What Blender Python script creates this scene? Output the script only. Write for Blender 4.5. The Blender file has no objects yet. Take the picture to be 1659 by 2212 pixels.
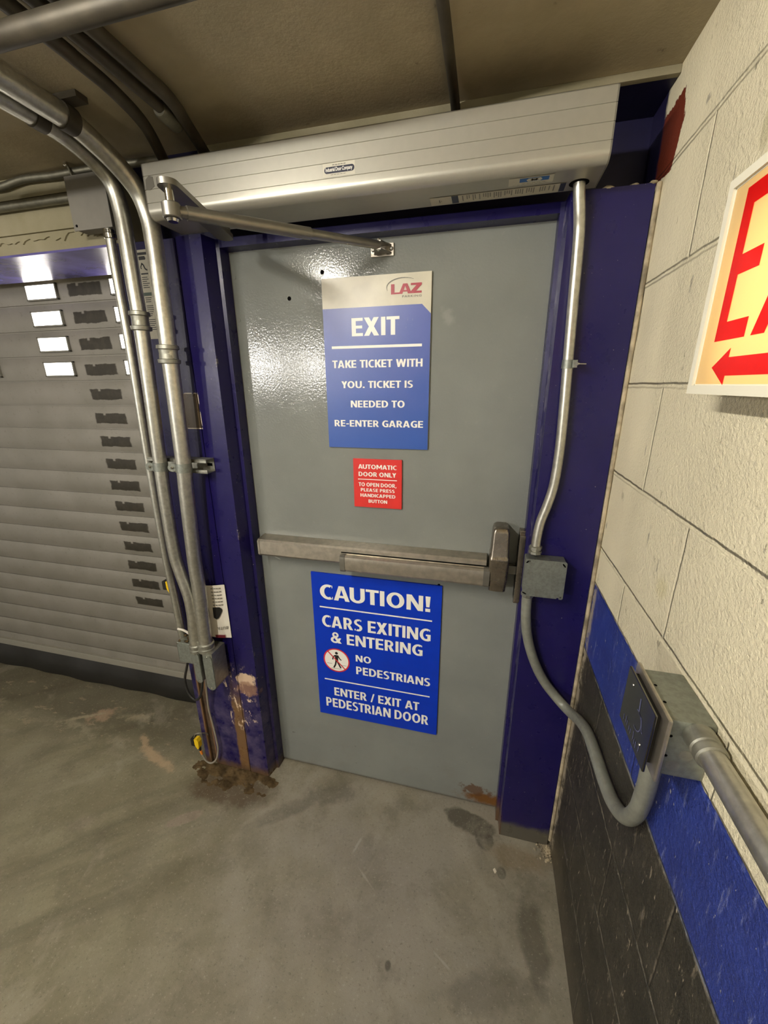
import bpy, bmesh, math, random
from mathutils import Vector, Matrix
random.seed(7)
S = bpy.context.scene
COL = S.collection
PI = math.pi

# ------------------------------------------------------------------ camera, world, lights, exposure
cam = bpy.data.cameras.new('camera'); camo = bpy.data.objects.new('camera', cam); COL.objects.link(camo)
cam.sensor_fit = 'VERTICAL'; cam.sensor_height = 36.0; cam.lens = 862.86 / 2212 * 36.0
cam.clip_start = .02; cam.clip_end = 100
rx = Vector((0.969386, 0.245423, -0.007631)); dn = Vector((0.067279, -0.295372, -0.953010)); fw = Vector((-0.236145, 0.923322, -0.302841))
M = Matrix((( rx.x, -dn.x, -fw.x, .751054), (rx.y, -dn.y, -fw.y, -1.166302), (rx.z, -dn.z, -fw.z, 1.528965), (0, 0, 0, 1)))
camo.matrix_world = M
S.camera = camo

w = bpy.data.worlds.new('world'); S.world = w; w.use_nodes = True
w.node_tree.nodes['Background'].inputs[0].default_value = (1.0, .95, .87, 1)
w.node_tree.nodes['Background'].inputs[1].default_value = .18

def area(name, loc, target, sx, sy, power, col):
    l = bpy.data.lights.new(name, 'AREA'); l.shape = 'RECTANGLE'; l.size = sx; l.size_y = sy
    l.energy = power; l.color = col
    o = bpy.data.objects.new(name, l); COL.objects.link(o); o.location = loc
    d = (Vector(target) - Vector(loc)).normalized()
    o.rotation_euler = d.to_track_quat('-Z', 'Y').to_euler()
    return o
WARM = (1.0, .95, .88)
area('garage_strip_light', (-3.95, -6.75, 1.95), (0, 0, 1.35), .22, .22, 34, WARM)
area('garage_strip_light', (-2.90, -7.34, 1.937), (.3, 0, 1.2), .22, .22, 29, WARM)
NEAR_EMIT = 110.0
S.view_settings.view_transform = 'Standard'; S.view_settings.look = 'None'
S.view_settings.gamma = 1.0; S.view_settings.use_curve_mapping = False
S.view_settings.exposure = 1.31

# ------------------------------------------------------------------ material helpers
def lin(h):
    h = h.lstrip('#'); c = [int(h[i:i+2], 16) / 255 for i in (0, 2, 4)]
    return tuple(x / 12.92 if x <= .04045 else ((x + .055) / 1.055) ** 2.4 for x in c) + (1,)
class NT:
    def __init__(s, name):
        s.m = bpy.data.materials.new(name); s.m.use_nodes = True; s.t = s.m.node_tree
        s.b = s.t.nodes['Principled BSDF']; s.out = s.t.nodes['Material Output']
        s.geo = s.t.nodes.new('ShaderNodeNewGeometry'); s.P = s.geo.outputs['Position']
        sp = s.t.nodes.new('ShaderNodeSeparateXYZ'); s.link(s.P, sp.inputs[0]); s.X, s.Y, s.Z = sp.outputs
    def link(s, a, b): s.t.links.new(a, b)
    def put(s, v, i):
        if hasattr(v, 'is_linked') or isinstance(v, bpy.types.NodeSocket): s.link(v, i)
        elif isinstance(v, (int, float)): i.default_value = v
        else: i.default_value = v
    def math(s, op, a, b=0.0, c=0.0, clamp=False):
        n = s.t.nodes.new('ShaderNodeMath'); n.operation = op; n.use_clamp = clamp
        for v, i in zip((a, b, c), n.inputs): s.put(v, i)
        return n.outputs[0]
    def noise(s, scale, detail=4, rough=.55, vec=None, dist=0.0, sc3=None):
        n = s.t.nodes.new('ShaderNodeTexNoise'); n.inputs['Scale'].default_value = scale
        n.inputs['Detail'].default_value = detail; n.inputs['Roughness'].default_value = rough; n.inputs['Distortion'].default_value = dist
        v = vec or s.P
        if sc3:
            mp = s.t.nodes.new('ShaderNodeMapping'); mp.inputs['Scale'].default_value = sc3; s.link(v, mp.inputs[0]); v = mp.outputs[0]
        s.link(v, n.inputs['Vector']); return n.outputs[0]
    def step(s, v, lo, hi):
        n = s.t.nodes.new('ShaderNodeMapRange'); n.interpolation_type = 'SMOOTHSTEP'
        s.put(v, n.inputs[0]); n.inputs[1].default_value = lo; n.inputs[2].default_value = hi
        n.inputs[3].default_value = 0; n.inputs[4].default_value = 1; return n.outputs[0]
    def mix(s, f, a, b):
        n = s.t.nodes.new('ShaderNodeMix'); n.data_type = 'RGBA'
        s.put(f, n.inputs[0]); s.put(a, n.inputs[6]); s.put(b, n.inputs[7]); return n.outputs[2]
    def mul(s, *v):
        r = v[0]
        for x in v[1:]: r = s.math('MULTIPLY', r, x)
        return r
    def band(s, v, lo, hi, soft):
        return s.math('MULTIPLY', s.step(v, lo - soft, lo + soft), s.math('SUBTRACT', 1.0, s.step(v, hi - soft, hi + soft)))
    def blob(s, c, r, axes='XY', ang=0.0, wob=.5, nscale=25, lo=.75, hi=1.05):
        A = dict(X=s.X, Y=s.Y, Z=s.Z)
        u = s.math('SUBTRACT', A[axes[0]], c[0]); v = s.math('SUBTRACT', A[axes[1]], c[1])
        ca, sa = math.cos(ang), math.sin(ang)
        uu = s.math('ADD', s.math('MULTIPLY', u, ca / r[0]), s.math('MULTIPLY', v, sa / r[0]))
        vv = s.math('ADD', s.math('MULTIPLY', u, -sa / r[1]), s.math('MULTIPLY', v, ca / r[1]))
        d = s.math('SQRT', s.math('ADD', s.math('MULTIPLY', uu, uu), s.math('MULTIPLY', vv, vv)))
        n = s.noise(nscale, 4, .6)
        d = s.math('ADD', d, s.math('MULTIPLY', s.math('SUBTRACT', n, .5), wob * 2))
        return s.math('SUBTRACT', 1.0, s.step(d, lo, hi))
    def set(s, col=None, rough=None, metal=None, spec=None):
        if col is not None: s.put(col, s.b.inputs['Base Color'])
        if rough is not None: s.put(rough, s.b.inputs['Roughness'])
        if metal is not None: s.put(metal, s.b.inputs['Metallic'])
        if spec is not None: s.put(spec, s.b.inputs['Specular IOR Level'])
    def bump(s, h, strength=.3, dist=.002):
        n = s.t.nodes.new('ShaderNodeBump'); n.inputs['Strength'].default_value = strength; n.inputs['Distance'].default_value = dist
        s.put(h, n.inputs['Height']); s.link(n.outputs[0], s.b.inputs['Normal'])
def simple(name, col, rough=.5, metal=0.0, var=0.0, vscale=30, bump=0.0, bscale=200, spec=.5):
    n = NT(name); c = lin(col)
    if var:
        d = tuple(x * (1 - var) for x in c[:3]) + (1,); e = tuple(min(1, x * (1 + var)) for x in c[:3]) + (1,)
        n.set(n.mix(n.step(n.noise(vscale, 5), .3, .7), d, e))
    else: n.set(c)
    n.set(rough=rough, metal=metal, spec=spec)
    if bump: n.bump(n.noise(bscale, 3), bump, .001)
    return n.m

def paint_blue(name, base='#150f48', frame=False):
    n = NT(name); c = n.mix(n.step(n.noise(9, 5), .3, .75), lin(base), lin('#1a134c'))
    chips = n.step(n.noise(190, 2, .5), .735, .76)
    c = n.mix(n.mul(chips, .7), c, lin('#b9b0a0'))
    ed = n.band(n.X, .8862, .8885, .0012)
    c = n.mix(n.mul(ed, n.step(n.noise(22, 4, .7, sc3=(1, 1, .7)), .5, .62), .45), c, lin('#8d8993'))
    ed2 = n.band(n.X, -.0245, -.0195, .001)
    c = n.mix(n.mul(ed2, n.step(n.noise(17, 6, .75), .60, .66), .7), c, lin('#a09890'))
    # rust and bare plaster at the foot of the left post
    low = n.math('SUBTRACT', 1.0, n.step(n.math('ADD', n.Z, n.math('MULTIPLY', n.noise(14, 5), .3)), .42, .66))
    stripe = n.band(n.math('ADD', n.X, n.math('MULTIPLY', n.noise(16, 4), .03)), -.132, -.086, .006)
    left = n.math('SUBTRACT', 1.0, n.step(n.X, -.01, .02))
    c = n.mix(n.mul(low, left, n.step(n.noise(20, 5, .7), .35, .75), .55), c, lin('#6b6076'))
    c = n.mix(n.mul(low, stripe, left), c, lin('#75583a'))
    st2 = n.band(n.X, -.295, -.255, .005)
    c = n.mix(n.mul(n.math('SUBTRACT', 1.0, n.step(n.Z, .5, .62)), st2), c, lin('#7a5c3c'))
    base_r = n.math('SUBTRACT', 1.0, n.step(n.math('ADD', n.Z, n.math('MULTIPLY', n.noise(30, 4), .05)), .03, .08))
    c = n.mix(n.mul(base_r, left), c, lin('#5b4632'))
    peel = n.mul(n.band(n.Z, .24, .50, .05), n.band(n.X, -.165, -.045, .02), n.step(n.noise(24, 6, .72, sc3=(1.8, 1, .8)), .565, .59), left)
    c = n.mix(peel, c, lin('#d8bfa4'))
    peel2 = n.blob((-.068, .475), (.045, .03), 'XZ', wob=.7, nscale=60); c = n.mix(n.mul(peel2, left), c, lin('#d2b79b'))
    rub = n.blob((-.068, .43), (.05, .035), 'XZ', wob=.6, nscale=40); c = n.mix(n.mul(rub, left, .8), c, lin('#94705a'))
    # scraped-off sticker patch on the post
    sq = n.mul(n.band(n.X, -.203, -.101, .0012), n.band(n.Z, 1.4065, 1.5085, .0012), left)
    c = n.mix(n.mul(sq, .9), c, lin('#54462c'))
    sqe = n.mul(n.math('SUBTRACT', n.mul(n.band(n.X, -.206, -.0985, .001), n.band(n.Z, 1.404, 1.511, .001), left), sq, clamp=True), n.step(n.noise(60, 4), .42, .5))
    c = n.mix(sqe, c, lin('#d5c9b4'))
    # bare grey foot of the right jamb
    foot = n.mul(n.step(n.X, .5, .55), n.math('SUBTRACT', 1.0, n.step(n.math('ADD', n.Z, n.math('MULTIPLY', n.noise(25, 4), .03)), .065, .095)))
    c = n.mix(foot, c, lin('#575348'))
    # rusty toe at the latch side
    rj = n.mul(n.band(n.X, .87, .893, .004), n.math('SUBTRACT', 1.0, n.step(n.math('ADD', n.Z, n.math('MULTIPLY', n.noise(30, 4), .1)), .08, .2)))
    c = n.mix(n.mul(rj, .7), c, lin('#5a3a20'))
    n.set(c, n.math('ADD', .20, n.mul(n.noise(20, 3), .2)), 0.0, .4)
    n.bump(n.noise(120, 3), .12, .001)
    return n.m

def door_paint():
    n = NT('grey_door_paint'); c = n.mix(n.step(n.noise(4, 5), .3, .75), lin('#7b7e79'), lin('#848781'))
    c = n.mix(n.mul(n.step(n.noise(60, 4, .6), .62, .75), .25), c, lin('#97988f'))
    low = n.math('SUBTRACT', 1.0, n.step(n.Z, .12, .36))
    sc = n.step(n.noise(46, 5, .7, sc3=(.55, 1, 1.7)), .655, .69)
    c = n.mix(n.mul(low, sc, .8), c, lin('#3f3c36'))
    c = n.mix(n.mul(low, n.step(n.noise(12, 5), .5, .8), .35), c, lin('#77736a'))
    c = n.mix(n.mul(n.blob((.062, .948), (.014, .0016), 'XZ', -.35, .2, 60), .8), c, lin('#c4c4ba'))
    c = n.mix(n.mul(n.blob((.63, 1.70), (.02, .03), 'XZ', .3, .9, 50, .2), .3), c, lin('#a9aaa2'))
    c = n.mix(n.blob((.875, .035), (.16, .035), 'XZ', wob=.6, nscale=30, lo=.4), c, lin('#6e4a24'))
    c = n.mix(n.mul(n.blob((.80, .07), (.10, .05), 'XZ', wob=1.0, nscale=45, lo=.3, hi=.6), .8), c, lin('#5d4028'))
    c = n.mix(n.mul(n.band(n.X, .78, .88, .03), n.step(n.noise(38, 5, .75, sc3=(.5, 1, 2)), .69, .72), n.band(n.Z, .9, 1.35, .1), .7), c, lin('#45423c'))
    c = n.mix(n.mul(n.math('SUBTRACT', 1.0, n.step(n.Z, .004, .02)), .7), c, lin('#4a3c2c'))
    n.set(c, n.math('ADD', .09, n.mul(n.noise(8, 3), .08)), 0.0, .36)
    n.bump(n.noise(170, 2, .5), .34, .0010)
    return n.m

def floor_mat():
    n = NT('worn_garage_concrete')
    big = n.noise(2.1, 6, .6); f = n.noise(9, 7, .65); fine = n.noise(120, 4, .7)
    c = n.mix(n.step(f, .3, .72), lin('#7d7765'), lin('#918a78'))
    c = n.mix(n.mul(n.step(big, .42, .62), .55), c, lin('#9a9488'))
    ol = n.math('SUBTRACT', 1.0, n.step(n.math('ADD', n.X, n.math('MULTIPLY', f, .5)), -.15, .55))
    c = n.mix(n.mul(ol, .65), c, n.mix(n.step(n.noise(5, 6), .35, .7), lin('#756f55'), lin('#8f8a6f')))
    # long diagonal tyre-worn streaks on the left
    d = n.math('ADD', n.math('MULTIPLY', n.X, .62), n.math('MULTIPLY', n.Y, -.78))
    stv = n.t.nodes.new('ShaderNodeCombineXYZ'); n.link(n.math('MULTIPLY', d, 5.0), stv.inputs[0])
    n.link(n.math('MULTIPLY', n.math('ADD', n.math('MULTIPLY', n.X, .78), n.math('MULTIPLY', n.Y, .62)), .8), stv.inputs[1])
    st = n.noise(1.0, 5, .6, vec=stv.outputs[0])
    c = n.mix(n.mul(n.step(st, .50, .68), ol, .5), c, lin('#4f4a38'))
    c = n.mix(n.mul(n.math('SUBTRACT', 1.0, n.step(st, .30, .44)), ol, .4), c, lin('#a39e8a'))
    # darker dry strip along the shutter, worn-through paint along its edge
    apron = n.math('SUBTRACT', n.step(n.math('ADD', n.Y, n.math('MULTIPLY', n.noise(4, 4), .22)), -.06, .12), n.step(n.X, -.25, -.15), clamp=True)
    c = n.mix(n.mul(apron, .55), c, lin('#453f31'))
    flk = n.mul(n.step(n.noise(16, 7, .72, sc3=(.55, 1.5, 1)), .60, .625), n.band(n.Y, -.16, .14, .05), n.math('SUBTRACT', 1.0, n.step(n.X, -.4, -.3)))
    c = n.mix(n.mul(flk, .7), c, lin('#9a8e76'))
    line = n.mul(n.band(n.math('ADD', n.math('ADD', n.Y, n.math('MULTIPLY', n.X, .03)), n.math('MULTIPLY', n.noise(9, 6), .14)), -.075, -.02, .018), n.step(n.noise(11, 6, .7), .45, .6), n.math('SUBTRACT', 1.0, n.step(n.X, -.75, -.6)))
    c = n.mix(n.mul(line, .7), c, lin('#97917a'))
    for (cx, cy, a, b, ang, wob, lo, k, col) in (
            (-.98, .01, .075, .05, .6, 1.3, .3, .9, '#a08a72'), (-1.05, -.02, .10, .012, .5, 1.2, .3, .8, '#a39a80'), (-.80, .04, .10, .03, .2, 1.6, .1, .7, '#a39a80'),
            (-.545, -.125, .15, .026, -.30, 1.0, .35, .9, '#b09a7c'), (-.66, -.065, .05, .02, -.7, 1.0, .4, .8, '#b09a7c'),
            (-.24, -.315, .065, .022, .62, .25, .8, .9, '#8f8373'), (-.6, -.42, .05, .03, .62, .4, .5, .6, '#8b8270'),
            (.79, -.075, .10, .04, -.25, .35, .8, .75, '#3d382c'), (.84, -.11, .035, .05, 0, .35, .8, .7, '#3f3a2e'),
            (.895, -.212, .016, .02, 0, .3, .7, .7, '#3c372b'), (.98, -.36, .045, .13, .1, .5, .5, .55, '#3a352a'),
            (.86, -.50, .16, .05, .3, .5, .5, .35, '#3d382d'), (.25, -.10, .14, .05, .4, .55, .4, .5, '#4b463b'),
            (.11, -.20, .16, .035, .65, .5, .5, .45, '#4a453a'), (.45, -.28, .28, .12, -.2, .5, .2, .45, '#857e74'),
            (.45, -.46, .34, .14, .1, .5, .2, .4, '#8b847a'), (-.14, -.17, .22, .09, .1, .4, .5, .75, '#4d3d2a'),
            (.95, -.155, .12, .05, 0, .5, .4, .6, '#7c6a4c'), (.19, -.135, .12, .03, .5, .5, .3, .4, '#8d8778'),
            (.585, -.515, .010, .014, 0, .3, .6, .7, '#3f3a30')):
        c = n.mix(n.mul(n.blob((cx, cy), (a, b), 'XY', ang, wob, 26, lo, 1.08), k), c, lin(col))
    for (cx, cy, a, b, ang) in ((.47, -.335, .05, .0045, -.62), (.73, -.47, .035, .004, -.5), (.41, -.245, .006, .04, -.3)):
        c = n.mix(n.mul(n.blob((cx, cy), (a, b), 'XY', ang, .5, 60, .4, 1.0), .6), c, lin('#a9a294'))
    c = n.mix(n.mul(n.step(n.noise(5.5, 8, .68), .52, .66), .38), c, lin('#625c4b'))
    c = n.mix(n.mul(n.step(n.noise(3.3, 8, .66, dist=.6), .55, .66), .30), c, lin('#a8a190'))
    c = n.mix(n.mul(n.step(n.noise(34, 6, .72), .58, .70), .30), c, lin('#a49d8b'))
    c = n.mix(n.mul(n.step(fine, .58, .70), .45), c, lin('#b4ae9d'))
    c = n.mix(n.mul(n.math('SUBTRACT', 1.0, n.step(fine, .30, .44)), .5), c, lin('#524c3e'))
    n.set(c, n.math('ADD', .55, n.mul(f, .25)), 0.0, .35)
    n.bump(n.math('ADD', fine, n.math('MULTIPLY', n.noise(420, 3), .6)), .35, .002)
    return n.m

JZ = [0, .2032, .4064, .6096, .8128, 1.016, 1.1176, 1.3208, 1.524, 1.7272, 1.9304]
def block_wall():
    n = NT('painted_block_wall')
    # mortar joints: real coursing of the wall, as relief
    wob = n.math('MULTIPLY', n.math('SUBTRACT', n.noise(18, 4), .5), .006)
    z = n.math('ADD', n.Z, wob); y = n.math('ADD', n.Y, wob)
    def near(v, c, half):
        return n.math('SUBTRACT', 1.0, n.step(n.math('ABSOLUTE', n.math('SUBTRACT', v, c)), half * .25, half))
    J = None
    for k in JZ[1:]:
        s_ = near(z, k, .0065); J = s_ if J is None else n.math('MAXIMUM', J, s_)
    def vert(off):
        u = n.math('MODULO', n.math('ADD', n.math('SUBTRACT', y, off), 40 * .4064), .4064)
        u = n.math('ABSOLUTE', n.math('SUBTRACT', u, .2032))
        return n.step(u, .2032 - .0045, .2032 - .001)
    va, vb = vert(-.291), vert(-.494)
    for i in range(len(JZ) - 1):
        rowm = n.math('MULTIPLY', n.math('GREATER_THAN', z, JZ[i]), n.math('LESS_THAN', z, JZ[i + 1]))
        J = n.math('MAXIMUM', J, n.mul(rowm, va if i in (9, 7, 5, 3, 1) else vb, .8))
    g1 = n.noise(150, 5, .65); g2 = n.noise(45, 6, .7); pores = n.step(n.noise(30, 6, .75, sc3=(1, 1, .45)), .645, .70)
    c = n.mix(n.step(n.noise(5, 5), .3, .7), lin('#e4dabb'), lin('#eee4c4'))
    c = n.mix(n.mul(n.step(n.noise(26, 6, .72, sc3=(1, 1, .5)), .67, .71), .8), c, lin('#7d7560'))
    c = n.mix(n.mul(J, n.step(n.noise(30, 5, .7), .55, .7), .5), c, lin('#a0987f'))
    c = n.mix(n.mul(n.blob((-.455, 1.832), (.012, .03), 'YZ', wob=.3), .4), c, lin('#a59a6a'))
    c = n.mix(n.mul(n.blob((-.454, 1.195), (.03, .03), 'YZ', wob=.5, lo=.2), .35), c, lin('#c9bd7c'))
    for (cy_, cz_, ry_, rz_) in ((-.0945, 1.64, .0035, .045), (-.3945, 1.806, .002, .022), (-.324, 1.686, .004, .016), (-.247, 1.964, .008, .008), (-.265, 1.40, .002, .02), (-.36, 1.25, .003, .03), (-.42, 1.22, .003, .02), (-.102, 1.185, .006, .014)):
        c = n.mix(n.mul(n.blob((cy_, cz_), (ry_ * 1.3, rz_), 'YZ', wob=1.1, nscale=110, lo=.1), .6), c, lin('#5d5340'))
    # painted dado: blue band over a black base
    e1 = n.math('ADD', n.Z, n.math('MULTIPLY', n.math('SUBTRACT', n.noise(60, 3), .5), .008))
    blue = n.mix(n.step(n.noise(14, 5), .35, .7), lin('#273a8c'), lin('#22327e'))
    ds = n.noise(36, 6, .75, sc3=(1, 1.8, .35))
    blue = n.mix(n.mul(n.step(ds, .57, .68), .6), blue, lin('#7d86b4'))
    blue = n.mix(n.mul(n.step(n.noise(120, 3, .6, sc3=(1, 1, .5)), .69, .72), .8), blue, lin('#c9c6bd'))
    blk = n.mix(n.step(n.noise(12, 6, .65), .35, .7), lin('#2c2a22'), lin('#3f3b31'))
    blk = n.mix(n.mul(n.step(ds, .585, .67), .6), blk, lin('#8a7f6c'))
    blk = n.mix(n.mul(n.step(n.noise(90, 4, .65, sc3=(1, 1.4, .4)), .645, .69), .8), blk, lin('#b1a38b'))
    blk = n.mix(n.mul(J, n.step(n.noise(40, 5, .7), .42, .6), .65), blk, lin('#8d8371'))
    blk = n.mix(n.mul(n.math('SUBTRACT', 1.0, n.step(n.Z, .03, .16)), .5), blk, lin('#5b5344'))
    mb = n.math('LESS_THAN', e1, 1.018); mk = n.math('LESS_THAN', n.Z, .815)
    c = n.mix(mb, c, blue); c = n.mix(mk, c, blk)
    c = n.mix(n.mul(n.band(n.Z, .812, .818, .0015), n.step(n.noise(20, 5, .7), .45, .6), .7), c, lin('#8b94a8'))
    cor = n.math('SUBTRACT', 1.0, n.step(n.math('ADD', n.Y, n.math('MULTIPLY', n.noise(30, 4), .02)), -.118, -.098))
    cor = n.math('SUBTRACT', 1.0, cor)
    c = n.mix(n.mul(cor, mb, n.step(n.noise(24, 5, .7), .38, .5), .8), c, lin('#b3a791'))
    # old red-brown primer left in the corner over the frame
    yj = n.math('ADD', n.Y, n.math('MULTIPLY', n.math('SUBTRACT', n.noise(90, 4, .6), .5), .03))
    zj = n.math('ADD', n.Z, n.math('MULTIPLY', n.math('SUBTRACT', n.noise(40, 4, .6), .5), .03))
    lim = n.math('ADD', yj, n.math('MULTIPLY', n.math('ABSOLUTE', n.math('SUBTRACT', zj, 1.99)), -.35))
    red = n.mul(n.step(lim, -.152, -.149), n.math('GREATER_THAN', zj, 1.922), n.math('LESS_THAN', zj, 2.043))
    c = n.mix(red, c, lin('#74301c'))
    dk = n.mul(n.step(n.math('ADD', n.Y, n.math('MULTIPLY', n.noise(50, 4), .02)), -.035, -.02), n.math('GREATER_THAN', n.Z, 1.9))
    c = n.mix(dk, c, lin('#1c183f'))
    n.set(c, n.math('SUBTRACT', .52, n.mul(mb, .14)), 0.0, .45)
    smooth = n.math('SUBTRACT', 1.0, n.mul(n.step(n.Y, -.30, -.22), .65))
    h = n.math('ADD', n.mul(J, -1.2), n.math('ADD', n.mul(g1, .9, smooth), n.math('ADD', n.mul(g2, .6, smooth), n.mul(pores, -.9, smooth))))
    n.bump(h, 1.0, .0062)
    return n.m

def concrete(name, a, b, sc=6):
    n = NT(name); c = n.mix(n.step(n.noise(sc, 7, .62), .3, .72), lin(a), lin(b))
    c = n.mix(n.mul(n.step(n.noise(18, 5, .7), .66, .74), .5), c, lin('#3c352a'))
    c = n.mix(n.mul(n.step(n.noise(1.6, 5, .6), .45, .65), .35), c, lin('#6f6a4e'))
    n.set(c, .8, 0, .25); n.bump(n.noise(90, 5, .65), .3, .002); return n.m
def galv(name, col='#cbc9bd', r=.30, spangle=14.0, dirt=.25):
    n = NT(name); c = n.mix(n.step(n.noise(spangle * 6, 4, .6), .3, .7), lin(col), tuple(x * .78 for x in lin(col)[:3]) + (1,))
    c = n.mix(n.mul(n.step(n.noise(28, 5, .7), .56, .72), dirt), c, lin('#6c6250'))
    n.set(c, n.math('ADD', r, n.mul(n.noise(40, 4), .16)), .92); n.bump(n.noise(220, 3), .06, .0006); return n.m

MT = dict(
    floor=floor_mat(), blocks=block_wall(), ceil=concrete('sooty_concrete_ceiling', '#a69a80', '#b8ab8f', 3), lintel=concrete('rough_lintel_concrete', '#8b8469', '#9a927a', 7),
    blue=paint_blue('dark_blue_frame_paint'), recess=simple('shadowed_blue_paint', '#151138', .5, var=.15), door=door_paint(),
    soffit=simple('glossy_blue_lintel_paint', '#5a5490', .27, var=.2, vscale=12, bump=.25, bscale=22, spec=.9),
    galv=galv('galvanized_conduit_steel'), galv_dull=galv('dull_zinc_box_steel', '#9fa39a', .46, 20, .3), die=galv('cast_zinc_fitting', '#aaa99d', .42, 10, .3),
    flex=simple('grey_liquidtight_jacket', '#8f9084', .42, .35, var=.1, vscale=60, bump=.1),
    conduit_dull=galv('weathered_conduit_steel', '#8d8a7a', .42, 10, .45), pipe_dark=simple('sooty_pipe_steel', '#4b4539', .55, .4, var=.2, vscale=20),
    alu=simple('silver_anodised_aluminium', '#b0ada0', .38, .55, var=.02, vscale=60, bump=.03, bscale=700), arm=simple('grey_cast_arm_metal', '#8a877e', .38, .75, var=.06),
    groove=simple('dark_groove', '#6f6b60', .6), steel=galv('brushed_stainless_steel', '#c6beaf', .33, 8, .12), headsteel=galv('satin_latch_steel', '#9a9184', .20, 6, .1), chrome=simple('bright_pin_steel', '#d0cdc4', .15, 1.0),
    shutter=None, black=simple('black_rubber', '#17150f', .55, var=.2), hole=simple('black_void', '#060605', .9, spec=.1),
    signblue=simple('bright_blue_sign_face', '#0534b6', .42, var=.04, vscale=20, spec=.22), white=simple('white_lettering', '#f6f3e9', .4), red=simple('red_sign_face', '#d8302a', .35, var=.03),
    cream=simple('cream_sign_face', '#cfc9b3', .33, var=.06, vscale=18), laz=simple('faded_red_lettering', '#a8323f', .4), greyp=simple('grey_print', '#7a776c', .5),
    signedge=simple('dark_sign_edge', '#1a1c22', .6), navy=simple('navy_print', '#151a30', .4), blackp=simple('black_print', '#141312', .5), redp=simple('red_print', '#d42b38', .4),
    label=simple('off_white_label', '#c2bca8', .5, var=.06), silverlabel=simple('silver_label', '#c9c5b4', .45), bluep=simple('blue_print', '#1f5fa8', .45), greenp=simple('dull_green_print', '#46564a', .5),
    plate=simple('polished_steel_plate', '#75746f', .16, 1.0), lightblue=simple('worn_light_blue_print', '#4d506e', .5), exitframe=simple('white_enamel_frame', '#e6e1cc', .4),
    exitred=None, yellow=simple('yellow_plastic', '#f0c81a', .4), orange=simple('orange_plastic', '#e0862c', .45), paper=simple('white_box_card', '#ebe5d6', .5), maroon=simple('maroon_print', '#6a1a26', .5),
    wirewhite=simple('white_wire_jacket', '#e6e0d2', .5), wireblk=simple('black_cable_jacket', '#22211f', .45), wiregrey=simple('grey_cable_jacket', '#8f887a', .5),
    dirt=simple('rusty_dirt', '#55462f', .95, var=.45, vscale=22, bump=.6, bscale=140, spec=.1), caulk=simple('dirty_caulk', '#a3967c', .75, var=.5, vscale=28, bump=.5, bscale=60),
    brownslot=simple('rusted_guide_steel', '#4c3a28', .8, var=.4, vscale=30), chip=simple('pale_chip', '#ddd4bf', .8), lampwhite=simple('white_lamp_housing', '#e6e4dc', .5),
    box_grey=simple('grey_enamel_box', '#77736a', .5, var=.04, bump=.05), pane=None)

def emis(name, col, st):
    n = NT(name); n.set(lin(col), .4); n.b.inputs['Emission Color'].default_value = lin(col); n.b.inputs['Emission Strength'].default_value = st; return n.m
MT['pane'] = emis('daylit_polycarbonate_pane', '#fff8ee', 3.4)
MT['tube'] = emis('lit_fluorescent_tube', '#fdf7ec', NEAR_EMIT)

def shutter_mat():
    n = NT('galvanised_shutter_slats')
    c = n.mix(n.step(n.noise(5, 6, .6), .3, .72), lin('#8b877c'), lin('#979288'))
    c = n.mix(n.mul(n.step(n.noise(70, 4, .6), .6, .72), .25), c, lin('#57544c'))
    # smeared rectangular over-paint patches, one per slat
    patch = None
    P0 = .095; Z0 = 1.8815
    zz = n.math('ADD', n.Z, n.math('MULTIPLY', n.math('SUBTRACT', n.noise(30, 4), .5), .012))
    xx = n.math('ADD', n.X, n.math('MULTIPLY', n.math('SUBTRACT', n.noise(26, 4), .5), .022))
    u = n.math('ABSOLUTE', n.math('SUBTRACT', n.math('MODULO', n.math('ADD', n.math('SUBTRACT', zz, Z0), 100 * P0 + P0 / 2), P0), P0 / 2))
    m = n.mul(n.math('SUBTRACT', 1.0, n.step(u, .0195, .0225)), n.band(xx, -.828, -.675, .004), n.step(n.Z, .53, .535))
    notch = n.mul(n.band(n.X, -.787, -.776, .004), n.step(n.math('SUBTRACT', n.math('MODULO', n.math('ADD', n.math('SUBTRACT', n.Z, Z0), 100 * P0 + P0 / 2), P0), P0 / 2), .010, .015))
    m = n.math('SUBTRACT', m, notch, clamp=True)
    c = n.mix(m, c, n.mix(n.step(n.noise(40, 4), .4, .7), lin('#3a362d'), lin('#443f35')))
    n.set(c, n.math('ADD', .40, n.mul(n.noise(20, 3), .12)), .45, .5); n.bump(n.noise(300, 2), .05, .0005); return n.m
MT['shutter'] = shutter_mat()

# ------------------------------------------------------------------ geometry helpers (all take world metres)
def NB(): return bmesh.new()
def box(bm, x0, x1, y0, y1, z0, z1, bev=0.0, seg=2):
    r = bmesh.ops.create_cube(bm, size=1)
    for v in r['verts']:
        v.co = Vector(((x0 + x1) / 2 + v.co.x * (x1 - x0), (y0 + y1) / 2 + v.co.y * (y1 - y0), (z0 + z1) / 2 + v.co.z * (z1 - z0)))
    if bev:
        es = list({e for v in r['verts'] for e in v.link_edges})
        bmesh.ops.bevel(bm, geom=es, offset=bev, segments=seg, profile=.6, affect='EDGES')
def frames(pts):
    T = []
    for i in range(len(pts)):
        a = pts[max(0, i - 1)]; b = pts[min(len(pts) - 1, i + 1)]; T.append((b - a).normalized())
    up = Vector((0, 0, 1)) if abs(T[0].z) < .9 else Vector((1, 0, 0))
    N = (up - T[0] * up.dot(T[0])).normalized(); out = []
    for t in T:
        N = (N - t * N.dot(t)).normalized(); out.append((t, N, t.cross(N)))
    return out
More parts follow.
